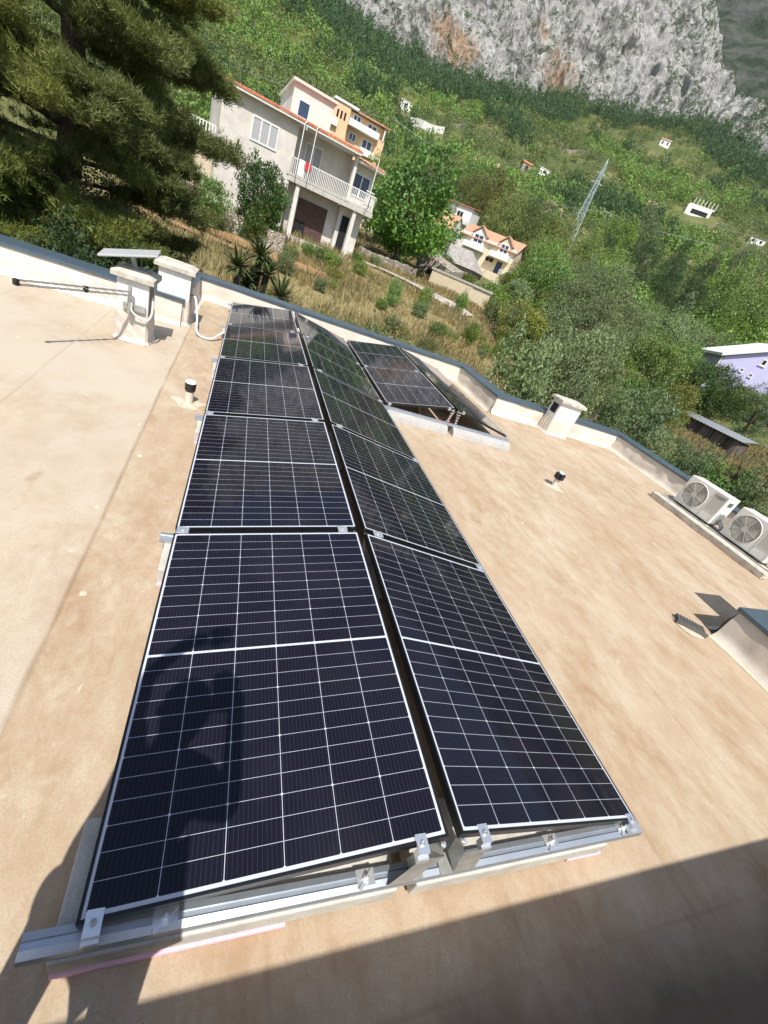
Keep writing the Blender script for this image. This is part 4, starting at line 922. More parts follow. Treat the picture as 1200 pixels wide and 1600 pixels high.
RW = thing('ruin', 'low crumbling stone outbuilding beside the cream garage', 'ruin', (17.0, 48.0, 0), R(-50))
MB().add([(-1, 0, 0), (3.4, 0, 0), (3.4, 2.5, 0), (-1, 2.5, 0), (-1, 0, 3.4), (3.4, 0, 2.6), (3.4, 2.5, 3.0), (-1, 2.5, 3.8)], [(3,2,1,0),(4,5,6,7),(0,1,5,4),(1,2,6,5),(2,3,7,6),(3,0,4,7)]).build('wall', 'stone', RW)
MB().box(.6, -.04, .9, 1.6, -.002, 2.2).build('opening', 'dark', RW)
# lavender house
a_ = R(55); P0 = (math.sin(a_)*60+CAM.x, math.cos(a_)*60+CAM.y)
LV = thing('house', 'lavender plastered house with white trimmed roof edge at the right edge of the photo', 'house', (P0[0], P0[1], 0), R(235-270)); LV.location = (CAM.x+math.sin(a_)*80, CAM.y+math.cos(a_)*80, -.6); LV.scale = (1.333,)*3
def lvbox(): pass
# facade in local x (to the right), z; depth +y
MB().prism([(-2.45, -3.5), (6.2, -3.5), (6.2, 6.6), (2.5, 8.0), (1.2, 7.35), (-2.3, 5.45)], 'y', 0, 8).build('wall', 'lav', LV)
MB().prism([(-2.75, 5.35), (1.2, 7.42), (2.5, 8.15), (2.5, 8.45), (1.2, 7.72), (-2.8, 5.62)], 'y', -.4, 8.4).build('roof_edge', 'white', LV)
MB().prism([(2.5, 8.15), (6.6, 6.5), (6.6, 6.8), (2.5, 8.45)], 'y', -.4, 8.4).build('roof_edge', 'white', LV)
MB().box(-2.5, -.03, -3.5, -2.38, -.002, 5.3).build('corner_trim', 'white', LV)
window(LV, -1.65, -1.05, 4.15, 4.75, 0, 2, 'dark', t=.06); window(LV, .95, 1.45, 5.9, 6.5, 0, 1, 'dark', t=.08)
for x, z in ((-.25, 4.7), (.8, 4.55)): window(LV, x, x+.3, z, z+.35, 0, 1, 'dark', t=.05)
for x0, x1, z in ((-1.75, -1.0, 4.08), (.85, 1.55, 5.82), (-.3, .1, 4.64), (.75, 1.15, 4.5)): MB().box(x0, -.12, z, x1, -.052, z+.06).build('sill', 'white', LV)
# green house corner at the far right
GH = thing('house', 'pale green wall of a neighbouring house at the right photo edge', 'house', (19.6, 8.6, 0), R(-62))
MB().box(0, 0, -5, 6, 5, -.35).build('wall', 'greenwall', GH); MB().box(-.1, -.1, -.345, 6.1, 5.1, -.2).build('roof_slab', 'white', GH)
# timber shed
SH = thing('shed', 'weathered timber board shed with a pale sheet metal roof', 'shed', (46.2, 34.85, 0), R(-81.8))
bd = MB(); rg = random.Random(4)
for side, L_ in ((0, 7.0), (1, 2.6)):
    x = 0
    while x < L_:
        w_ = rg.uniform(.13, .2); z1 = -1.0-.0*x+rg.uniform(-.06, .0)-(.28 if side else 0); z0 = -3.2; dd = rg.uniform(0, .03)
        if side == 0: bd.box(x, -dd, z0, x+w_-.018, .03, z1)
        else: bd.box(7.0-.03, x, z0, 7.0+dd, x+w_-.018, z1)
        x += w_
SHM = NT('shed_boards'); g_ = SHM.n('ShaderNodeNewGeometry'); cc = SHM.mix(g_.outputs['Random Per Island'], (.035, .022, .018), (.20, .17, .14)); n_ = SHM.noise(1.2, 4); cc = SHM.mix(SHM.ramp(n_, .55, .75), cc, (.16, .06, .035)); SHM.col(cc); M['shed'] = SHM.fin(.9)
bd.build('boards', 'shed', SH); MB().box(.05, .05, -3.4, 6.95, 2.55, -1.15).build('shed_body', 'dark', SH)
rf = MB(); nn = 40
for k in range(nn+1):
    x = -.3+7.7*k/nn; zz = .03*(k % 2); rf.v += [(x, -.35, -.98+zz), (x, 2.9, -.62+zz)]
rf.f = [(2*k, 2*k+2, 2*k+3, 2*k+1) for k in range(nn)]; rf.build('roof', 'alu2', SH); MB().box(-.3, -.36, -1.07, 7.4, -.30, -1.0).build('roof_edge', 'dark', SH)
MB().box(-.4, -.4, -3.6, 7.6, -.1, -3.05).build('footing', 'conc2', SH)
PAL = thing('pallet_screen', 'grey slatted wooden pallet leaning among the olive shrubs', 'pallet', (25.2, 24.2, tz(25.2, 24.2)), R(-40))
m = MB()
for k in range(9): m.box(-.9, -.02, .1+k*.15, .9, .02, .2+k*.15)
for x in (-.8, 0, .8): m.box(x-.04, .02, 0, x+.04, .1, 1.5)
m.build('slats', 'wood', PAL)

# hillside details
def small_house(name, label, az, r, w_, d_, h, rot, wall, roofm, flat=False, cat='house', dz=0, group=None):
    x, y = pol(az, r); z = tz(x, y)+dz; o = thing(name, label, cat, (x, y, z), R(-az+rot), group)
    MB().box(-w_/2, 0, -2, w_/2, d_, h).build('wall', wall, o)
    if flat: MB().box(-w_/2-.2, -.2, h+.01, w_/2+.2, d_+.2, h+.3).build('roof', roofm, o)
    else: MB().prism([(-.4, h+.01), (d_+.4, h+.01), (d_/2, h+d_*.28)], 'x', -w_/2-.3, w_/2+.3).build('roof', roofm, o)
    k = max(1, int(w_/4))
    for q in range(k): MB().box(-w_/2+(q+.35)*w_/k, -.06, h*.35, -w_/2+(q+.65)*w_/k, -.002, h*.8).build('window', 'dark', o)
    return o
small_house('villa', 'tiny white villa high on the slope right of the orange house', 12.1, 318, 6.5, 5, 4, 5, 'white', 'plaster_w', True)
small_house('villa', 'small white house among pines at the foot of the cliff', 37.15, 486, 8, 6, 4.5, 0, 'white', 'tile2')
small_house('hut', 'small stone hut on the olive terraces, left of the white hut', 25.8, 327, 6, 5, 4.5, 20, 'stone', 'tile')
small_house('hut', 'small white hut with a dark opening on the olive terraces', 27.7, 333, 7, 5, 3, 15, 'white', 'white', True)
small_house('hut', 'low hut with an orange red tiled roof among the olive trees', 37.0, 133, 4.5, 4, 3.0, 15, 'stone', 'tile2')
small_house('hut', 'small dark hut far right on the slope below the white terrace building', 49.1, 338, 8, 6, 3, 10, 'white', 'brown', True)
x, y = pol(43.6, 352); TB = thing('terrace_building', 'long white unfinished terrace building with roof posts, far up the right slope', 'building', (x, y, tz(x, y)), R(-43.6+4))
MB().box(-10, 0, -3, 4, 7, 4.2).build('wall', 'white', TB); MB().box(4.01, 1, -3, 15, 6, 1.2).build('low_wall', 'white', TB)
m = MB()
for k in range(7): m.box(-8+k*2.1, .3, 4.2, -7.6+k*2.1, .7, 8.0)
m.box(-9.5, .5, 4.2, 5, .6, 5); m.build('roof_posts', 'plaster_w', TB); MB().box(-7, -.06, .4, 2.5, -.002, 2.6).build('opening', 'dark', TB)
def wallstrip(label, pts, h, th, mat, name='retaining_wall', lump=.0, cat='wall', group=None):
    P3 = [(x, y, tz(x, y)) for x, y in pts]; o = thing(name, label, cat, P3[0], 0, group); m = MB(); rg = random.Random(len(label)); Q = []
    for a, b in zip(P3[:-1], P3[1:]):
        a, b = Vector(a), Vector(b); n = max(2, int((b-a).length/(.35 if lump else 4)))
        for k in range(n): Q.append(a.lerp(b, k/n))
    Q.append(Vector(P3[-1])); n = len(Q)
    for i, q in enumerate(Q):
        t = (Q[min(i+1, n-1)]-Q[max(i-1, 0)]); t.z = 0; t.normalize(); nn = Vector((-t.y, t.x, 0))*th/2; zt = tz(q.x, q.y)
        for s_, z_ in ((-1, -1.0), (-1, h), (1, h), (1, -1.0)):
            j = rg.uniform(-lump, lump); m.v.append((q.x+s_*nn.x+j*.5, q.y+s_*nn.y+j*.5, zt+z_+(rg.uniform(-lump, lump) if z_ > 0 else 0)))
    for i in range(n-1):
        for k in range(4): a = i*4+k; b = i*4+(k+1) % 4; m.f.append((a, b, b+4, a+4))
    m.f += [(3, 2, 1, 0), tuple((n-1)*4+k for k in range(4))]; m.build('wall', mat, o, P3[0]); return o
wallstrip('long white roadside wall on the upper slope above the olive terraces', [pol(13.0, 286), pol(14.2, 297), pol(16.4, 309)], 3.0, 1.0, 'white')
wallstrip('dry stone retaining wall below the grey house garden', [(-2.6, 30.6), (-.5, 30.0), (2.0, 29.3)], 1.0, .5, 'stone', 'stone_wall', .07)
wallstrip('dry stone wall along the drive below the mulberry tree', [(8.6, 40.5), (11.5, 41.5), (14.8, 43.5)], .8, .5, 'stone', 'stone_wall', .08)
wallstrip('low tumbled stone wall at the edge of the dry meadow', [(19.5, 31.5), (21.5, 29.5), (24, 27.8)], .35, .5, 'stone', 'stone_wall', .15)
wallstrip('low stone wall behind the olive shrubs beyond the far chimney', [(15.5, 16.2), (17.2, 15.3), (18.6, 14.2)], .7, .5, 'stone', 'stone_wall', .12)
for k, (az, r, w_) in enumerate(((20.5, 288, 16), (22.6, 293, 12), (39.0, 338, 16), (30, 240, 10))):
    x, y = pol(az, r); o = MB(); rg = random.Random(k); n = 14
    bm = bmesh.new(); bmesh.ops.create_icosphere(bm, subdivisions=3, radius=1)
    for v in bm.verts: s_ = 1+.25*math.sin(v.co.x*5+k)+.2*math.sin(v.co.y*7+v.co.z*6); v.co = Vector((x+v.co.x*w_*.5*s_, y+v.co.y*4*s_, tz(x, y)+v.co.z*2.6*s_))
    bm.verts.ensure_lookup_table(); o.add([v.co[:] for v in bm.verts], [[v.index for v in f.verts] for f in bm.faces]); bm.free()
    tag(o.build('bare_bank', plain('tan_earth%d' % k, (.46, .34, .20), .95, var=.2, scale=.4), None), ['bare tan earth bank between olive terraces', 'small bare tan bank beside the larger one', 'tan rocky bank below the white terrace building', 'little bare bank in the scrub'][k], 'earth bank', kind='structure')
def rock(x, y, s_, label, k):
    bm = bmesh.new(); bmesh.ops.create_icosphere(bm, subdivisions=3, radius=1); z = tz(x, y)
    for v in bm.verts:
        q = 1+.3*math.sin(v.co.x*3+k)*math.cos(v.co.y*4)+.15*math.sin(v.co.z*9+v.co.x*7); v.co = Vector((v.co.x*s_*1.2*q, v.co.y*s_*q, v.co.z*s_*.75*q))
    m = MB(); bm.verts.ensure_lookup_table(); m.add([v.co[:] for v in bm.verts], [[v.index for v in f.verts] for f in bm.faces]); bm.free()
    o = m.build('boulder', 'rock'); o.location = (x, y, z+s_*.2); tag(o, label, 'boulder')
rock(72, 66.8, 2.0, 'large pale boulder among the green shrubs left of the lavender house', 1); rock(79, 64.8, 1.8, 'pale boulder right of the large boulder', 2); rock(31.5, 29.2, .5, 'white stone in the tan clearing behind the olive shrubs', 3); rock(16.8, 76, 1.6, 'grey boulder beside the orange house on the slope', 4)
for k, (az0, az1, r_) in enumerate(((15.5, 19.0, 255), (19, 24, 240), (24.5, 29, 262), (28.0, 31.5, 225), (16.5, 21, 330), (29.5, 34, 318), (35, 40.5, 300), (41, 46, 285), (34.5, 38.5, 250), (22, 27, 372), (40.5, 46, 405), (44, 50, 245), (38, 42, 215), (13.5, 16, 205), (27, 31.5, 395))):
    wallstrip('low dry stone terrace wall running across the scrubby hillside', [pol(az0+(az1-az0)*q/4, r_+9*math.sin(q*1.7+k)) for q in range(5)], 1.5, .8, 'stone', 'terrace_wall', .25, 'wall', 'terrace walls across the hillside')
# concrete drive and path strips
def strip(name, label, pts, wd, mat, dz=.06):
    m = MB(); Q = []
    for a, b in zip(pts[:-1], pts[1:]):
        n = max(2, int(math.dist(a, b)/.6)); Q += [(a[0]+(b[0]-a[0])*k/n, a[1]+(b[1]-a[1])*k/n) for k in range(n)]
    Q.append(pts[-1]); n = len(Q)
    for i, (x, y) in enumerate(Q):
        tx, ty = Q[min(i+1, n-1)][0]-Q[max(i-1, 0)][0], Q[min(i+1, n-1)][1]-Q[max(i-1, 0)][1]; L = math.hypot(tx, ty); nx_, ny_ = -ty/L, tx/L
        for q in range(5):
            o = (q/4-.5)*wd*(1+.12*math.sin(i*.9+q)); X_, Y_ = x+nx_*o, y+ny_*o; m.v.append((X_, Y_, tz(X_, Y_)+dz+.05))
    for i in range(n-1):
        for q in range(4): a = i*5+q; m.f.append((a, a+1, a+6, a+5))
    tag(m.build(name, mat), label, 'path', kind='structure')
M['track'] = plain('pale_track', (.36, .32, .26), .95, var=.35, scale=1.5, bump=.5, bscale=8)
M['redearth'] = plain('brown_earth', (.27, .16, .075), .95, var=.3, scale=1.2, bump=.5, bscale=6)
strip('driveway', 'pale concrete drive', [(7.5, 37), (10, 37.2), (12, 35.5), (13.5, 32.5), (15.5, 30.5)], 2.0, 'track')
strip('dirt_path', 'brown earth path below the stone wall', [(-5, 29), (-1.5, 28.2), (2.2, 27.6), (5, 27.4)], 1.8, 'redearth'); strip('footpath', 'pale footpath', [(-5.5, 26.5), (-2.5, 26.2), (.2, 26.0), (2.6, 26.6)], .7, 'redearth', .09)
# plank fence panel near the stone wall
pf = thing('plank_fence', 'weathered grey plank gate panel at the end of the stone wall', 'fence', (-3.2, 30.4, tz(-3.2, 30.4)), R(8)); m = MB()
for k in range(6): m.box(-.55, 0, .02+k*.24, .55, .04, .24+k*.24)
m.build('planks', 'wood', pf)
# lattice pylon
x, y = pol(33.0, 169); zb = tz(x, y)
PY = thing('pylon', 'tall slender steel lattice pylon on the green slope', 'pylon', (x, y, zb-.5), R(-33+18))
HT, wb, wt = 24.5, 1.5, .22; m = MB(); seg = 17
def cor(k): f_ = k/seg; w_ = wb+(wt-wb)*f_; return [Vector((sx*w_, sy*w_, HT*f_)) for sx, sy in ((-1, -1), (1, -1), (1, 1), (-1, 1))]
for k in range(seg):
    a, b = cor(k), cor(k+1)
    for q in range(4):
        m.tube([a[q], b[q]], .10, 4); m.tube([a[q], b[(q+1) % 4]] if k % 2 else [a[(q+1) % 4], b[q]], .05, 4); m.tube([b[q], b[(q+1) % 4]], .05, 4)
m.build('lattice_mast', 'pylon', PY)
for z_, L in ((19.5, 1.9), (21.8, 1.6)): MB().tube([(-L, 0, z_), (0, 0, z_+.5), (L, 0, z_)], .07, 4).tube([(-L, 0, z_), (L, 0, z_)], .07, 4).build('crossarm', 'pylon', PY)
MB().lathe([(.25, 0), (.05, 1.0)], (0, 0, HT), 6).build('tip', 'pylon', PY)
# utility poles and wires
tops = []
for k, (az, r, h) in enumerate(((-6, 150, 9), (11.7, 215, 9.5), (25.4, 205, 7.5), (35.4, 235, 8), (46, 250, 8), (22.3, 335, 7.5), (39.9, 108, 8), (6, 330, 8), (48.5, 325, 8), (30.4, 300, 7))):
    x, y = pol(az, r); z = tz(x, y); o = thing('utility_pole', 'thin pale utility pole standing in the scrub of the hillside', 'utility pole', (x, y, z-.3), 0, 'utility poles on the hillside')
    MB().lathe([(.17, 0), (.11, h)], (0, 0, 0), 8).build('pole', 'polewood', o); MB().box(-.8, -.06, h-.5, .8, .06, h-.35).build('crossarm', 'polewood', o); tops.append(Vector((x, y, z+h-.6)))
M['wire'] = plain('wire', (.45, .46, .45), .5, .3)
for n_, ((a, b), offs, rad) in enumerate((((0, 1), (-.7, .7), .03), ((1, 2), (-.7, .7), .03), ((2, 3), (-.7, .7), .03), ((3, 4), (-.7, .7), .03), ((7, 5), (0,), .035), ((5, 9), (0,), .035), ((9, 8), (0,), .035))):
    for o_ in offs:
        p, q = tops[a], tops[b]; m = MB(); m.tube([p.lerp(q, t/14)+Vector((o_, 0, -4*(t/14)*(1-t/14)*.8)) for t in range(15)], rad, 4); tag(m.build('power_line', 'wire'), 'thin sagging power line strung between hillside poles', 'power line', 'power lines over the slope')
pt = Vector((x0_ := pol(33.0, 169))+(zb+19,)) if False else None
# meadow stakes
for k, (x, y, h) in enumerate(((14.3, 30.2, 1.7), (15.4, 24.6, 1.6), (10.6, 27.5, 1.5), (17.6, 27.3, 1.4), (8.1, 26.0, 1.5))):
    tag(MB().tube([(x, y, tz(x, y)-.2), (x+.05, y+.03, tz(x, y)+h)], .03, 6).build('stake', 'polewood'), 'thin wooden stake supporting a sapling in the dry meadow', 'stake', 'stakes in the meadow')
# ladder tops behind the parapet
LD = thing('ladder', 'blue ladder with red end caps leaning behind the parapet bend', 'ladder', (6.55, 9.3, -3.12), R(-35))
for s_ in (-.2, .2): MB().bar((s_, .9, 0), (s_, 0, 3.15), .05, .08).build('stile', plain('ladder_alu', (.42, .5, .56), .4, .4), LD); MB().bar((s_, 0.0, 3.152), (s_, -.03, 3.20), .055, .085).build('end_cap', 'sock', LD)
for k in range(10): MB().bar((-.2, .9-.085*k, .3*k+.2), (.2, .9-.085*k, .3*k+.2), .03, .03).build('rung', 'alu', LD)

# ------------------------------------------------------------------ vegetation
RNG = np.random.default_rng(11)
M['lf_mulberry'] = leafmat('mulberry_leaves', (.06, .14, .02), (.155, .265, .042)); M['lf_olive'] = leafmat('olive_leaves', (.10, .15, .055), (.23, .29, .125), .3)
M['lf_leafy'] = leafmat('green_leaves', (.08, .155, .026), (.23, .32, .058)); M['lf_carob'] = leafmat('dark_leaves', (.03, .068, .016), (.085, .145, .035), .2)
M['lf_shade'] = leafmat('shade_toned_leaves', (.016, .034, .010), (.045, .075, .02), .15); M['lf_broom'] = leafmat('yellow_green_leaves', (.13, .165, .022), (.26, .27, .045)); M['lf_oak'] = leafmat('oak_leaves', (.10, .14, .03), (.23, .25, .06)); M['lf_fig'] = leafmat('fig_leaves', (.045, .10, .02), (.11, .185, .045))  # leaves for shrubs under the pine: its shade is painted into their colour
M['lf_pine'] = leafmat('pine_needles_far', (.026, .060, .018), (.075, .125, .036), .2); M['lf_needle'] = leafmat('pine_needles', (.085, .125, .026), (.33, .37, .095), .38)
M['lf_hedge'] = leafmat('hedge_leaves', (.085, .115, .035), (.20, .235, .085), .25); M['lf_yucca'] = leafmat('yucca_leaves', (.04, .07, .022), (.11, .15, .045), .12)
M['lf_grass'] = leafmat('dry_grass', (.13, .14, .035), (.47, .36, .17), .3); M['bark'] = plain('bark', (.10, .075, .055), .95, var=.35, scale=8, bump=.6, bscale=20); M['bark_pale'] = plain('pale_bark', (.30, .26, .22), .95, var=.25, scale=6)
def unitv(n, rng): v = rng.normal(size=(n, 3)); return v/np.linalg.norm(v, axis=1, keepdims=True)
def leaves(Cn, L, W, rng, axis=None, spread=1.0, upb=.0):
    n = len(Cn); a = unitv(n, rng)
    if axis is not None: a = a*spread+axis; a /= np.linalg.norm(a, axis=1, keepdims=True)
    h = unitv(n, rng); h[:, 2] += upb; b = np.cross(a, h); b /= np.linalg.norm(b, axis=1, keepdims=True)+1e-9
    L = np.asarray(L)*(np.ones(n)); W = np.asarray(W)*np.ones(n)
    V = np.stack([Cn-a*L[:, None]*.5, Cn-b*W[:, None]*.5, Cn+a*L[:, None]*.5, Cn+b*W[:, None]*.5], 1).reshape(-1, 3)
    return V, np.arange(n*4).reshape(n, 4)
def crown(seed, ncl, nlf, L, W, clr, flat=1.0, lobes=.25, holes=.0, conic=0.0, low=.0):
    rng = np.random.default_rng(seed); d = unitv(ncl, rng); rad = rng.uniform(.45, 1.0, ncl)**.6
    ph = rng.uniform(0, 6, 3); lob = 1+lobes*(np.sin(d[:, 0]*4+ph[0])*np.sin(d[:, 1]*4+ph[1])+.6*np.sin(d[:, 2]*5+ph[2]))
    c = d*(rad*lob)[:, None]; c[:, 2] *= flat
    if conic: c[:, :2] *= (1-conic*np.clip((c[:, 2]+1)/2, 0, 1))[:, None]
    pts = (c[:, None, :]+rng.normal(size=(ncl, nlf, 3))*clr*rng.uniform(.7, 1.3, (ncl, 1, 1))*np.array([1, 1, .75])).reshape(-1, 3)
    if low: pts = pts[pts[:, 2] > -low]
    n = len(pts); return leaves(pts, L*rng.uniform(.7, 1.3, n), W*rng.uniform(.7, 1.3, n), rng, upb=.6)
KIND = {'mulberry': dict(ncl=260, nlf=34, L=.085, W=.06, clr=.10, lobes=.34), 'olive': dict(ncl=210, nlf=34, L=.11, W=.045, clr=.10, lobes=.36), 'leafy': dict(ncl=190, nlf=28, L=.095, W=.07, clr=.12, lobes=.25),
        'shade': dict(ncl=420, nlf=26, L=.05, W=.032, clr=.08, lobes=.3), 'carob': dict(ncl=300, nlf=30, L=.075, W=.055, clr=.09, lobes=.18), 'broom': dict(ncl=190, nlf=30, L=.11, W=.04, clr=.13, lobes=.22), 'oak': dict(ncl=210, nlf=26, L=.08, W=.06, clr=.10, lobes=.22),
        'fig': dict(ncl=110, nlf=20, L=.15, W=.12, clr=.13, lobes=.25), 'pine': dict(ncl=130, nlf=26, L=.10, W=.035, clr=.10, lobes=.2, conic=.55), 'hedge': dict(ncl=190, nlf=34, L=.11, W=.04, clr=.15, lobes=.25)}
CR = {}
for i_, (k, a) in enumerate(KIND.items()):
    CR[k] = []
    for s_ in range(3):
        V, Fq = crown(100*i_+s_, **a); CR[k].append(meshdata(npmesh(k+'_crown', V, Fq, 'lf_'+k)))
CRB = {}
for i_, k in enumerate(('olive', 'leafy', 'oak', 'pine', 'carob')):
    a = dict(KIND[k]); a['ncl'] = int(a['ncl']*1.7); a['nlf'] = int(a['nlf']*1.35); a['L'] *= .62; a['W'] *= .62; a['clr'] *= .85; a['lobes'] = a['lobes']*1.3
    CRB[k] = [meshdata(npmesh(k+'_crown', *crown(900+10*i_+s_, **a), 'lf_'+k)) for s_ in range(3)]
tm = MB(); tm.tube([(0, 0, -1.05), (.03, .02, -.4), (.0, .05, .1)], [.1, .075, .05], 8)
for a in range(5):
    an = a*1.26+.3; tm.tube([(.01, .03, -.35+.1*a), (.3*math.cos(an), .3*math.sin(an), .05+.08*a), (.5*math.cos(an), .5*math.sin(an), .25+.04*a)], [.035, .022, .008], 6)
TRUNK = meshdata(tm.build('trunk', 'bark'))
def tree(kind, x, y, zb, zc, Rr, name, label, cat, group=None, rng=random.Random(21)):
    zc = max(zc, zb+Rr*.55); zt_ = zc+Rr*.95; v = max(Rr*.8, min((zt_-zb)*.47, Rr*1.7)); zc = zt_-v
    o = thing(name, label, cat, (x, y, zb), rng.uniform(0, 6.28), group)
    c = bpy.data.objects.new('crown', rng.choice(CRB[kind] if Rr > 2.3 and kind in CRB else CR[kind])); COL.objects.link(c); c.parent = o; c.location = (0, 0, zc-zb); c.scale = (Rr, Rr, v)
    t = bpy.data.objects.new('trunk', TRUNK); COL.objects.link(t); t.parent = o; t.location = (0, 0, zc-zb); t.scale = (Rr*.8, Rr*.8, (zc-zb+.3)/1.02)
    return o
NM = {'olive': ('olive_tree', 'grey green olive tree with loose silvery foliage beyond the roof edge', 'olive tree', 'olive trees beyond the roof'), 'leafy': ('leafy_tree', 'fresh green leafy tree or tall bush on the slope beyond the roof', 'tree', 'green leafy trees on the slope'),
      'carob': ('carob_tree', 'dense dark green carob tree', 'carob tree', 'dense dark green trees'), 'broom': ('broom_bush', 'yellow green broom bush at the edge of the meadow and clearing', 'bush', 'yellow green bushes'), 'oak': ('oak_tree', 'olive brown tinted round oak on the slope behind the row house', 'oak tree', 'round oaks behind the row house'),
      'fig': ('fig_tree', 'large leaved fig bush directly behind the right parapet', 'fig tree', 'fig bushes at the right parapet'), 'pine': ('pine_tree', 'dark green conical pine in the middle of the slope', 'pine tree', 'dark pines on the slope')}
TREES=[
('mulberry',13.2,45.7,0.97,6.14,4.03),
('olive',36.7,47.1,-1.24,4.57,3.41),
('olive',22.6,30.2,-2.01,1.29,2.40),
('broom',19.5,29.9,-1.02,1.11,1.63),
('olive',10.1,13.3,-3.21,0.25,1.17),
('olive',12.9,14.9,-3.64,0.57,1.28),
('leafy',39.0,60.1,1.43,6.32,3.83),
('leafy',23.5,43.7,0.75,1.66,1.72),
('olive',20.0,34.3,-0.15,-0.26,1.31),
('olive',49.0,56.4,-0.57,7.27,3.68),
('carob',53.4,38.5,-1.69,1.81,3.41),
('carob',51.5,39.4,-1.78,2.00,2.78),
('olive',58.1,35.1,-1.53,1.88,2.74),
('olive',20.0,16.3,-3.73,-0.55,1.53),
('olive',16.9,12.2,-3.90,-0.96,0.86),
('olive',14.8,9.1,-4.02,-0.47,0.65),
('fig',13.7,7.0,-4.08,-0.21,0.66),
('fig',15.5,8.9,-4.00,-0.38,0.52),
('olive',12.2,5.6,-4.15,0.22,0.52),
('olive',17.7,15.9,-3.80,-0.44,0.82),
('leafy',46.2,41.0,-2.09,3.11,2.86),
('leafy',35.5,32.0,-2.96,-0.52,1.34),
('broom',37.9,29.2,-2.96,0.47,1.63),
('olive',29.9,33.3,-2.92,1.41,2.20),
('olive',23.8,24.0,-3.47,0.15,1.15),
('olive',12.3,12.8,-3.97,-0.02,0.73),
('leafy',57.7,47.6,-0.89,4.56,2.31),
('olive',62.4,57.4,1.24,7.13,4.05),
('olive',55.3,57.5,0.18,5.35,3.54),
('olive',40.1,46.9,-1.68,2.70,2.69),
('leafy',-2.1,29.0,-0.45,1.23,0.82),
('carob',0.2,30.0,-0.35,2.48,1.36),
('leafy',0.3,29.5,-0.40,1.24,0.65),
('leafy',1.0,30.5,-0.30,2.45,0.66),
('leafy',4.2,30.3,-0.30,0.41,0.36),
('leafy',4.8,30.2,-0.30,0.28,0.48),
('oak',52.5,105.3,9.25,18.48,4.88),
('oak',56.4,99.9,8.75,17.01,5.06),
('oak',52.6,118.5,11.53,22.93,4.68),
('oak',63.3,101.6,9.85,18.17,4.37),
('oak',51.6,129.8,14.32,22.65,4.73),
('oak',49.4,86.6,5.22,10.72,3.01),
('leafy',26.0,64.6,2.88,3.78,0.91),
('leafy',49.7,80.6,4.46,11.41,3.07),
('leafy',53.3,139.8,16.10,26.45,4.30),
('oak',44.0,132.5,13.86,24.07,4.33),
('olive',43.2,143.2,16.04,26.38,3.90),
('olive',9.6,38.4,0.62,0.88,0.52),
('leafy',7.2,31.8,0.02,-0.23,0.53),
('pine',98.6,112.7,16.05,25.57,5.22),
('pine',90.9,92.6,11.13,19.34,5.12),
('pine',91.8,84.5,9.79,16.80,4.59),
('pine',83.1,83.4,8.85,13.44,4.18),
('pine',109.8,101.9,16.32,27.58,4.33),
('pine',92.4,104.8,13.34,18.09,4.00),
('pine',111.3,114.6,18.88,29.88,4.34),
('leafy',84.7,69.9,6.92,13.54,4.47),
('leafy',106.8,90.2,12.93,25.12,4.58),
('leafy',73.9,74.3,5.95,8.48,3.55),
('leafy',95.4,72.6,8.87,17.66,5.22),
('olive',121.9,103.3,18.43,33.19,4.45),
('leafy',75.4,93.0,9.43,15.36,4.35),
('leafy',76.2,105.0,11.42,18.39,4.72),
('olive',64.4,82.6,6.21,11.72,3.61),
('olive',55.0,77.1,4.26,9.30,3.32),
('olive',71.0,62.8,3.59,7.41,3.37),
('olive',77.7,62.6,4.77,7.79,3.01),
('pine',90.3,119.4,16.57,23.62,4.29),
('leafy',103.5,134.5,22.02,32.39,5.14),
('olive',120.7,146.4,25.38,39.95,5.19),
('leafy',13.5,58.0,2.00,9.28,2.43),
('leafy',11.6,54.4,1.66,6.69,1.36),
('olive',37.2,103.1,6.92,13.44,1.90),
('leafy',25.1,54.1,1.99,1.68,0.95),
]
for k_, x, y, zb, zc, rr in TREES:
    if k_ == 'mulberry': tree('mulberry', x, y, zb, zc, rr, 'mulberry_tree', 'broad bright green mulberry tree right of the grey balcony house', 'mulberry tree'); continue
    nm, lb, ct, gp = NM[k_]; zb = tz(x, y)
    tree(k_, x, y, zb, zc, rr, nm, lb, ct, gp)
# hedge of shrubs close behind the far parapet
rg = random.Random(31)
for k in range(34):
    f_ = k/33; x = 1.7+f_*6.9+rg.uniform(-.3, .3); y = 11.6+rg.uniform(-.5, 1.5)-f_*.9; zb = tz(x, y); rr = rg.uniform(.55, .95)
    tree('hedge', x, y, zb, -.55-.2*f_+rg.uniform(-.35, .25)-rr*.55, rr, 'hedge_shrub', 'grey green narrow leaved shrub in the row behind the far parapet', 'shrub', 'shrubs behind the far parapet')
for k in range(22):
    f_ = k/21; x = 9.9+f_*4.0+rg.uniform(-.3, .8); y = 10.2-f_*6.8+rg.uniform(-.5, .9); rr = rg.uniform(.6, 1.0); zb = tz(x, y)
    tree(rg.choice(['hedge', 'olive', 'olive', 'fig' if f_ > .5 else 'olive']), x, y, zb, -1.0-rr*.3-1.0*f_+rg.uniform(-.3, .2), rr, 'shrub', 'bushy green shrub in the row beyond the right parapet', 'shrub', 'shrubs beyond the right parapet')
for k in range(26):
    x = rg.uniform(-9.5, -.8); y = rg.uniform(9.3, 14.5); rr = rg.uniform(.8, 1.3); zb = tz(x, y)
    tree('shade', x, y, zb, rg.uniform(-.9, .15)-(.5 if x > -3 else 0), rr, 'shade_toned_shrub', 'shrub below the big pine, leaf colour darkened for its shade', 'shrub', 'dark shrubs below the big pine')
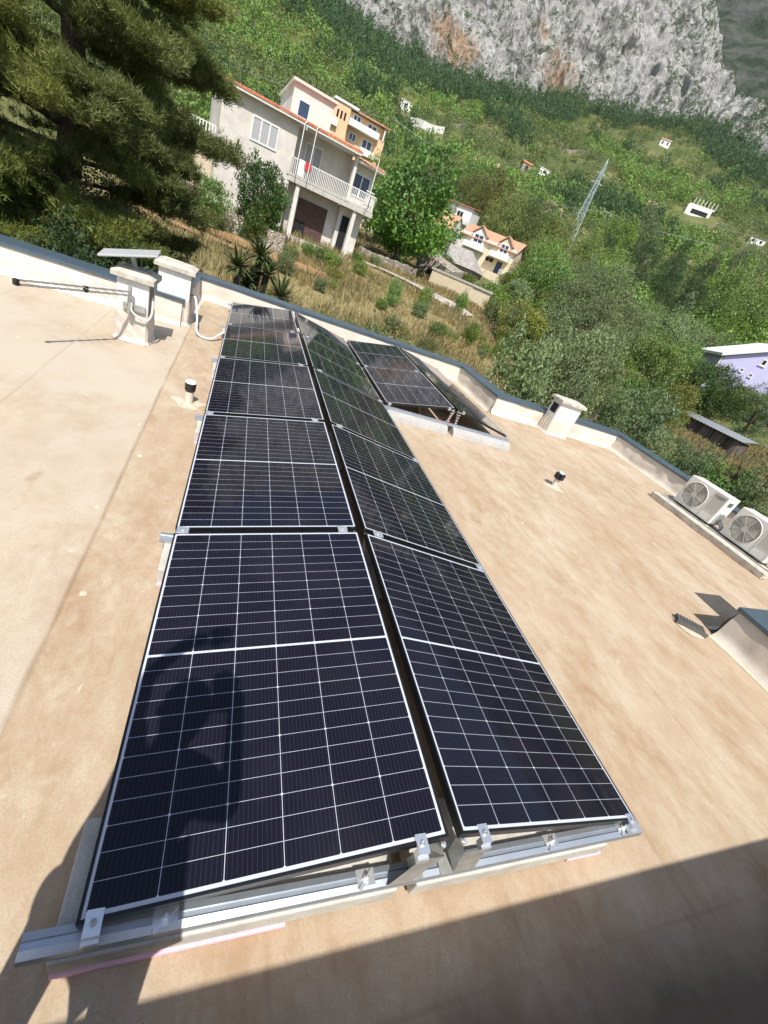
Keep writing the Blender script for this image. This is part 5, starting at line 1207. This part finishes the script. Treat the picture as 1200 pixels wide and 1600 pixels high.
# scattered trees and bushes filling the middle distance
def blocked(az, r):
    for a, da, ra, rb in ((24.2, 4.6, 44, 112), (12, 10, 30, 60), (55.5, 5.5, 20, 60), (37, 1.2, 118, 140), (20, 7, 25, 60), (8.5, 5, 25, 100), (33, .8, 120, 172), (12.1, .9, 290, 330), (37.15, 1.0, 455, 500), (25.8, .7, 300, 332), (27.7, .8, 305, 338), (43.7, 1.7, 338, 358), (49.1, .9, 310, 345), (14.7, 2.0, 265, 312), (20.5, 1.1, 268, 292), (22.6, .9, 275, 296), (39, 1.1, 318, 345)):
        if abs(az-a) < da and ra < r < rb: return True
    return False
n_ = 0
while n_ < 190:
    az = rg.uniform(14, 66); r = rg.uniform(34, 112) if az > 28 else rg.uniform(62, 112)
    if blocked(az, r) or (az > 49 and r < 80): continue
    k_ = rg.choice(['olive', 'olive', 'leafy', 'leafy', 'leafy', 'broom', 'oak']); rr = rg.uniform(1.0, 2.0)*(1 if r < 60 else 1.25); x, y = pol(az, r); zb = tz(x, y)
    nm, lb, ct, gp = NM[k_]; tree(k_, x, y, zb, zb+rr*rg.uniform(.7, 1.1), rr, nm, lb, ct, gp); n_ += 1
for k in range(24):
    az = rg.uniform(3, 30); r = rg.uniform(17, 31); x, y = pol(az, r); rr = rg.uniform(.22, .5)
    tree(rg.choice(['broom', 'olive', 'hedge', 'leafy']), x, y, tz(x, y), tz(x, y)+rr*.8, rr, 'meadow_shrub', 'knee high wild shrub growing in the dry meadow', 'shrub', 'wild shrubs in the meadow')
for k in range(46):
    az = rg.uniform(46, 66); r = rg.uniform(22, 56 if az < 50 else 47); x, y = pol(az, r); rr = rg.uniform(.35, .75)
    tree(rg.choice(['broom', 'olive', 'olive', 'leafy', 'oak']), x, y, tz(x, y), tz(x, y)+rr*.6, rr, 'scrub_bush', 'low bush on the rough ground between the right parapet and the timber shed', 'bush', 'low bushes towards the shed')
# yuccas
def yucca(x, y, heads, label):
    zb = tz(x, y); o = thing('yucca', label, 'yucca', (x, y, zb)); rng = np.random.default_rng(int(x*100)); 
    for hx, hy, hz, s_ in heads:
        n = 100; d = unitv(n, rng); d[:, 2] = np.abs(d[:, 2])*1.1-.35; d /= np.linalg.norm(d, axis=1, keepdims=True); L = .95*s_*rng.uniform(.75, 1.05, n); c = np.array([hx-x, hy-y, hz-zb])
        side = np.cross(d, [0, 0, 1.0]); side /= np.linalg.norm(side, axis=1, keepdims=True)+1e-9; wd = .034
        p0 = c+d*.05; p1 = c+d*(L*.5)[:, None]; p2 = c+d*L[:, None]; p2[:, 2] -= L*.10*(1-d[:, 2]); V = np.stack([p0-side*wd*.6, p0+side*wd*.6, p1+side*wd, p1-side*wd, p2+side*.003, p2-side*.003], 1).reshape(-1, 3)
        b = np.arange(n)*6; Fq = np.concatenate([np.stack([b, b+1, b+2, b+3], 1), np.stack([b+3, b+2, b+4, b+5], 1)])
        npmesh('leaf_rosette', V, Fq, 'lf_yucca', o); MB().tube([(0, 0, 0), tuple(c)], [.11, .08], 8).build('stem', 'bark', o)
yucca(.05, 12.3, [(-.05, 12.3, .25, .62), (.25, 12.5, -.15, .5)], 'left dark spiky yucca behind the parapet, near the corner chimney'); yucca(.42, 12.6, [(.42, 12.6, .62, .62), (.65, 12.4, .3, .6), (.3, 12.5, .0, .5)], 'tallest spiky yucca, middle of the three behind the parapet'); yucca(1.05, 11.7, [(1.05, 11.7, -.02, .66)], 'bright green yucca rosette closest to the parapet')
for (x, y) in ((14.3, 30.2), (15.4, 24.6), (10.6, 27.5), (17.6, 27.3), (8.1, 26.0), (12.4, 23.2), (19.2, 24.5)):
    tree('leafy', x+.1, y, tz(x, y), tz(x, y)+1.1, .42, 'sapling', 'small green sapling in the dry meadow', 'sapling', 'saplings in the meadow')
for (x, y, rr) in ((3.6, 31.4, .45), (4.9, 31.6, .5), (5.6, 31.8, .35), (1.2, 31.3, .6), (.4, 31.4, .5), (-.6, 31.6, .6)):
    tree('leafy', x, y, tz(x, y), tz(x, y)+rr*.9, rr, 'garden_shrub', 'small green garden shrub at the foot of the grey house', 'shrub', 'garden shrubs at the grey house')
tree('leafy', 7.2, 33.6, .5, .75, .4, 'flowering_shrub', 'small reddish leaved shrub by the doorway pillar of the grey house', 'shrub')

# big Aleppo pine at the left
def big_pine(x0, y0, label):
    zb = tz(x0, y0); o = thing('aleppo_pine', label, 'pine tree', (x0, y0, zb)); rng = np.random.default_rng(5); rg = random.Random(5); B = Vector((x0, y0, zb))
    trunk = [(0, 0, -.2), (.1, .0, 2.2), (.35, -.1, 4.3), (.3, .0, 7.0), (.1, .1, 10.0)]
    MB().tube(trunk, [.34, .27, .23, .15, .05], 12).build('trunk', 'bark', o)
    def tp(z):
        for a, b in zip(trunk[:-1], trunk[1:]):
            if a[2] <= z <= b[2]: return Vector(a).lerp(Vector(b), (z-a[2])/(b[2]-a[2]))
        return Vector(trunk[-1])
    br = MB(); C_ = []; D_ = []
    def bough(z0, az, L, rise, droop, dens=1.0):
        L *= 1-.46*max(0, math.cos(az))**1.5; p0 = tp(z0); d = Vector((math.cos(az), math.sin(az), 0)); pts = []
        for q in range(9):
            t = q/8; pts.append(p0+d*L*t+Vector((0, 0, rise*L*t-droop*L*t*t))+Vector((math.sin(q*1.3+az), math.cos(q*1.7+az), 0))*.08*t*L/3)
        br.tube(pts, [max(.012, .085*(1-q/8.5)*L/4) for q in range(9)], 6, False)
        ns = int(19*L/3.5)
        for s_ in range(ns):
            t = .30+.70*(s_+rg.random()*.8)/ns; i = min(7, int(t*8)); p = pts[i].lerp(pts[i+1], t*8-i)
            sl = L*.34*(1.15-t*.65)*rg.uniform(.6, 1.2); sa = az+(1 if s_ % 2 else -1)*rg.uniform(.35, 1.15); e = p+Vector((math.cos(sa), math.sin(sa), rg.uniform(-.18, .28)))*sl
            br.tube([p, p.lerp(e, .5)+Vector((0, 0, .04)), e], [.022, .014, .006], 4, False)
            nt_ = int((24+44*sl)*dens)
            for q in range(nt_):
                u = rg.uniform(.25, 1.12); c = p.lerp(e, u)+Vector((rg.gauss(0, .12), rg.gauss(0, .12), rg.gauss(.04, .08)))*(.55+sl*.5); C_.append(c); dd = (e-p).normalized()*.5+Vector((rg.gauss(0, .3), rg.gauss(0, .3), .5)); D_.append(dd)
    # boughs placed so that the crown overhangs the corner of our roof
    for k in range(60):
        z = 2.0+8.0*(k/60)**.95; az = k*2.399+.4; L = (4.9-.30*(z-2))*rg.uniform(.72, 1.08)
        if math.cos(az-R(70)) > .9 and z < 3.4: continue
        bough(z, az, max(1.3, L), rg.uniform(.02, .25), rg.uniform(.06, .2))
    for az, z, L, dr_ in ((R(-28), 3.4, 5.2, .26), (R(-18), 4.4, 5.4, .12), (R(-8), 5.4, 5.3, .08), (R(-60), 2.2, 4.4, .14), (R(-85), 1.9, 3.8, .18), (R(-110), 2.3, 4.3, .16), (R(-135), 2.6, 4.6, .15), (R(-45), 3.4, 4.2, .12), (R(5), 4.0, 4.2, .2), (R(-122), 6.4, 5.4, .06), (R(-70), 4.2, 4.2, .06), (R(-100), 4.6, 4.4, .06), (R(-150), 4.4, 4.8, .06), (R(-30), 6.2, 4.6, .02)):
        bough(z, az, L, .12, dr_, 1.3)
    br.build('branches', 'bark', o)
    Cn = np.array([c[:] for c in C_]); Dn = np.array([d[:] for d in D_]); nn = 17
    Dn /= np.linalg.norm(Dn, axis=1, keepdims=True); n = len(Cn)
    axv = (Dn[:, None, :]+rng.normal(size=(n, nn, 3))*.55).reshape(-1, 3); axv /= np.linalg.norm(axv, axis=1, keepdims=True); Ln = rng.uniform(.07, .145, n*nn)
    c0 = np.repeat(Cn, nn, 0)+rng.normal(size=(n*nn, 3))*.035; sd_ = np.cross(axv, rng.normal(size=(n*nn, 3))); sd_ /= np.linalg.norm(sd_, axis=1, keepdims=True); wd = .0078
    V = np.stack([c0-sd_*wd, c0+sd_*wd, c0+axv*Ln[:, None]+sd_*wd*.35], 1).reshape(-1, 3); Fq = np.arange(len(V)).reshape(-1, 3)
    npmesh('needles', V, Fq, 'lf_needle', o); print('pine tufts', n)
big_pine(-4.1, 13.3, 'big dark pine with drooping boughs filling the upper left corner')

# dry meadow grass: nobody could count it
rng = np.random.default_rng(77); n = 210000; az = np.radians(rng.uniform(-12, 68, n)); r = np.sqrt(rng.uniform(13**2, 70**2, n)); x = CAM.x+np.sin(az)*r; y = CAM.y+np.cos(az)*r
den = fbm(np.stack([x*.35, y*.35, x*0], -1), 3, 9); keep = (den > .44)|(rng.random(n) < .45)
for pl, wd in (([(7.5, 37), (10, 37.2), (12, 35.5), (13.5, 32.5), (15.5, 30.5)], 1.1), ([(-5, 29), (-1.5, 28.2), (2.2, 27.6), (5, 27.4)], .8), ([(-5.5, 26.5), (-2.5, 26.2), (.2, 26.0), (2.6, 26.6)], .4)):
    for a, b in zip(pl[:-1], pl[1:]):
        a, b = np.array(a), np.array(b); t = np.clip(((x-a[0])*(b-a)[0]+(y-a[1])*(b-a)[1])/((b-a)@(b-a)), 0, 1); keep &= np.hypot(x-a[0]-t*(b-a)[0], y-a[1]-t*(b-a)[1]) > wd
x, y, r = x[keep], y[keep], r[keep]; n = len(x); z = ter(x, y); h = rng.uniform(.12, .42, n)*np.where(den[keep] > .44, .5+1.2*den[keep], .55); 
lean = rng.normal(size=(n, 2))*.3; P0 = np.stack([x, y, z-.05], -1); ang = rng.uniform(0, 6.28, n); wv = np.stack([np.cos(ang), np.sin(ang), ang*0], -1)*(.012+.0006*r)[:, None]
P2 = P0+np.stack([lean[:, 0]*h, lean[:, 1]*h, h+.05], -1); V = np.stack([P0-wv, P0+wv, P2+wv*.5, P2-wv*.5], 1).reshape(-1, 3)
tag(npmesh('dry_grass', V, np.arange(n*4).reshape(n, 4), 'lf_grass'), 'dry straw and green grass over the meadow and banks', 'grass', kind='stuff')

# far woods: merged masses
def mass(name, kind_, P, Rr, H, seed, label, nvar=5, conic=0, nl=95, L=.30, W=.2):
    rng = np.random.default_rng(seed); dist = np.hypot(P[:, 0]-CAM.x, P[:, 1]-CAM.y); nearv = [crown(seed*10+50+q, 70, max(6, nl*4//70), L*.48, W*.48, .13, lobes=.3, conic=conic) for q in range(3)]; vars_ = [crown(seed*10+q, 26, max(3, nl//26), L, W, .17, lobes=.25, conic=conic) for q in range(nvar)]; Vs = []
    which = rng.integers(0, nvar, len(P)); which = np.where(dist < 185, nvar+rng.integers(0, 3, len(P)), which); vars_ += nearv; rot = rng.uniform(0, 6.28, len(P))
    for q in range(nvar+3):
        ii = np.where(which == q)[0]; V0 = vars_[q][0]
        if len(ii) == 0: continue
        c, s_ = np.cos(rot[ii])[:, None], np.sin(rot[ii])[:, None]; xx = (V0[:, 0]*c-V0[:, 1]*s_)*Rr[ii][:, None]+P[ii, 0][:, None]; yy = (V0[:, 0]*s_+V0[:, 1]*c)*Rr[ii][:, None]+P[ii, 1][:, None]; zz = V0[:, 2]*H[ii][:, None]+P[ii, 2][:, None]
        Vs.append(np.stack([xx, yy, zz], -1).reshape(-1, 3))
    V = np.concatenate(Vs); tag(npmesh(name, V, np.arange(len(V)).reshape(-1, 4), 'lf_'+kind_), label, 'woodland', kind='stuff'); print(name, len(P), len(V)//4)
rng = np.random.default_rng(99); N = 38000; az = rng.uniform(-22, 66, N); r = np.sqrt(rng.uniform(100**2, 720**2, N)); lim = rc(az)+rng.uniform(-6, 10, N)+np.where(az > 41, 260, 0); k0 = (r < lim)&~np.array([blocked(a, b) for a, b in zip(az, r)])
az, r, lim = az[k0], r[k0], lim[k0]; ar = np.radians(az); x = CAM.x+np.sin(ar)*r; y = CAM.y+np.cos(ar)*r; z = ter(x, y); n1 = fbm(np.stack([x/60, y/60, x*0], -1), 3, 61); n2 = fbm(np.stack([x/28, y/28, x*0+3], -1), 3, 62); n3 = rng.random(len(x))
band = (r > rc(az)+15)|(rc(az)-r < 55+60*(n1-.5)*2+60*np.clip((8-az)/12, 0, 1)); pinem = band & (n3 < .85)
pinem |= (~band)&(n2 > .60)&(n1 > .52)&(n3 < .8)
olv = (~pinem)&(n1 < .5)&(n3 < .75); brm = (~pinem)&(~olv)&(n2 < .41)&(n3 > .35); oakm = (~pinem)&(~olv)&(~brm)&(n3 > .72); lef = (~pinem)&(~olv)&(~brm)&(~oakm)
def go(mask, name, kind_, rlo, rhi, hf, seed, label, **kw):
    i = np.where(mask)[0]; Rr = rng.uniform(rlo, rhi, len(i)); H = Rr*hf*rng.uniform(.85, 1.2, len(i)); P = np.stack([x[i], y[i], z[i]+H*.75], -1); mass(name, kind_, P, Rr, H, seed, label, **kw)
go(pinem, 'pine_wood', 'pine', 1.7, 4.2, 1.75, 1, 'dark pine wood in a belt under the cliff', conic=.5, nl=130, L=.26, W=.13)
go(olv, 'olive_grove', 'olive', 1.1, 2.9, .9, 2, 'grey green olive groves on the hillside terraces', nl=120, L=.24, W=.12)
go(brm, 'broom_scrub', 'broom', 1.2, 2.2, .8, 3, 'yellow green broom scrub on the hillside'); go(oakm, 'oak_scrub', 'oak', 1.3, 3.8, 1.0, 4, 'brown green oak scrub on the hillside', nl=120); go(lef, 'green_wood', 'leafy', 1.2, 4.2, 1.05, 5, 'fresh green broadleaf wood on the hillside', nl=120)
# shrubs clinging to the cliff
na, nr = CLX.shape; N = 20000; ii = rng.integers(0, na, N); jj = (rng.random(N)**1.25*(nr-1)).astype(int); P = np.stack([CLX[ii, jj], CLY[ii, jj], CLZ[ii, jj]], -1); m1 = ridge(np.stack([P[:, 0]/34, P[:, 1]/34, P[:, 2]/70], -1), 3, 71); kp = (m1 > .60)|(rng.random(N) < .12); P = P[kp]; Rr = rng.uniform(.7, 2.3, len(P))*(.7+.8*(rng.random(len(P)) < .12))
mass('cliff_shrubs', 'carob', P, Rr, Rr*.9, 8, 'dark green shrubs clinging to ledges of the cliff', nl=52, L=.36, W=.24)

# ------------------------------------------------------------------ haze: the humid spring air between the roof and the mountain
hb = MB().box(-1250, -1250, -48, 1600, 1600, 720).build('haze', 'white'); tag(hb, 'thin pale haze in the air', 'haze', kind='stuff')
hm_ = bpy.data.materials.new('haze'); hm_.use_nodes = True; hn = hm_.node_tree; hn.nodes.remove(hn.nodes['Principled BSDF'])
pv = hn.nodes.new('ShaderNodeVolumePrincipled'); pv.inputs['Color'].default_value = (.86, .91, .96, 1); pv.inputs['Density'].default_value = .00006; pv.inputs['Anisotropy'].default_value = .2
hn.links.new(pv.outputs[0], hn.nodes['Material Output'].inputs['Volume']); hb.data.materials.clear(); hb.data.materials.append(hm_)
SC.cycles.volume_bounces = 0
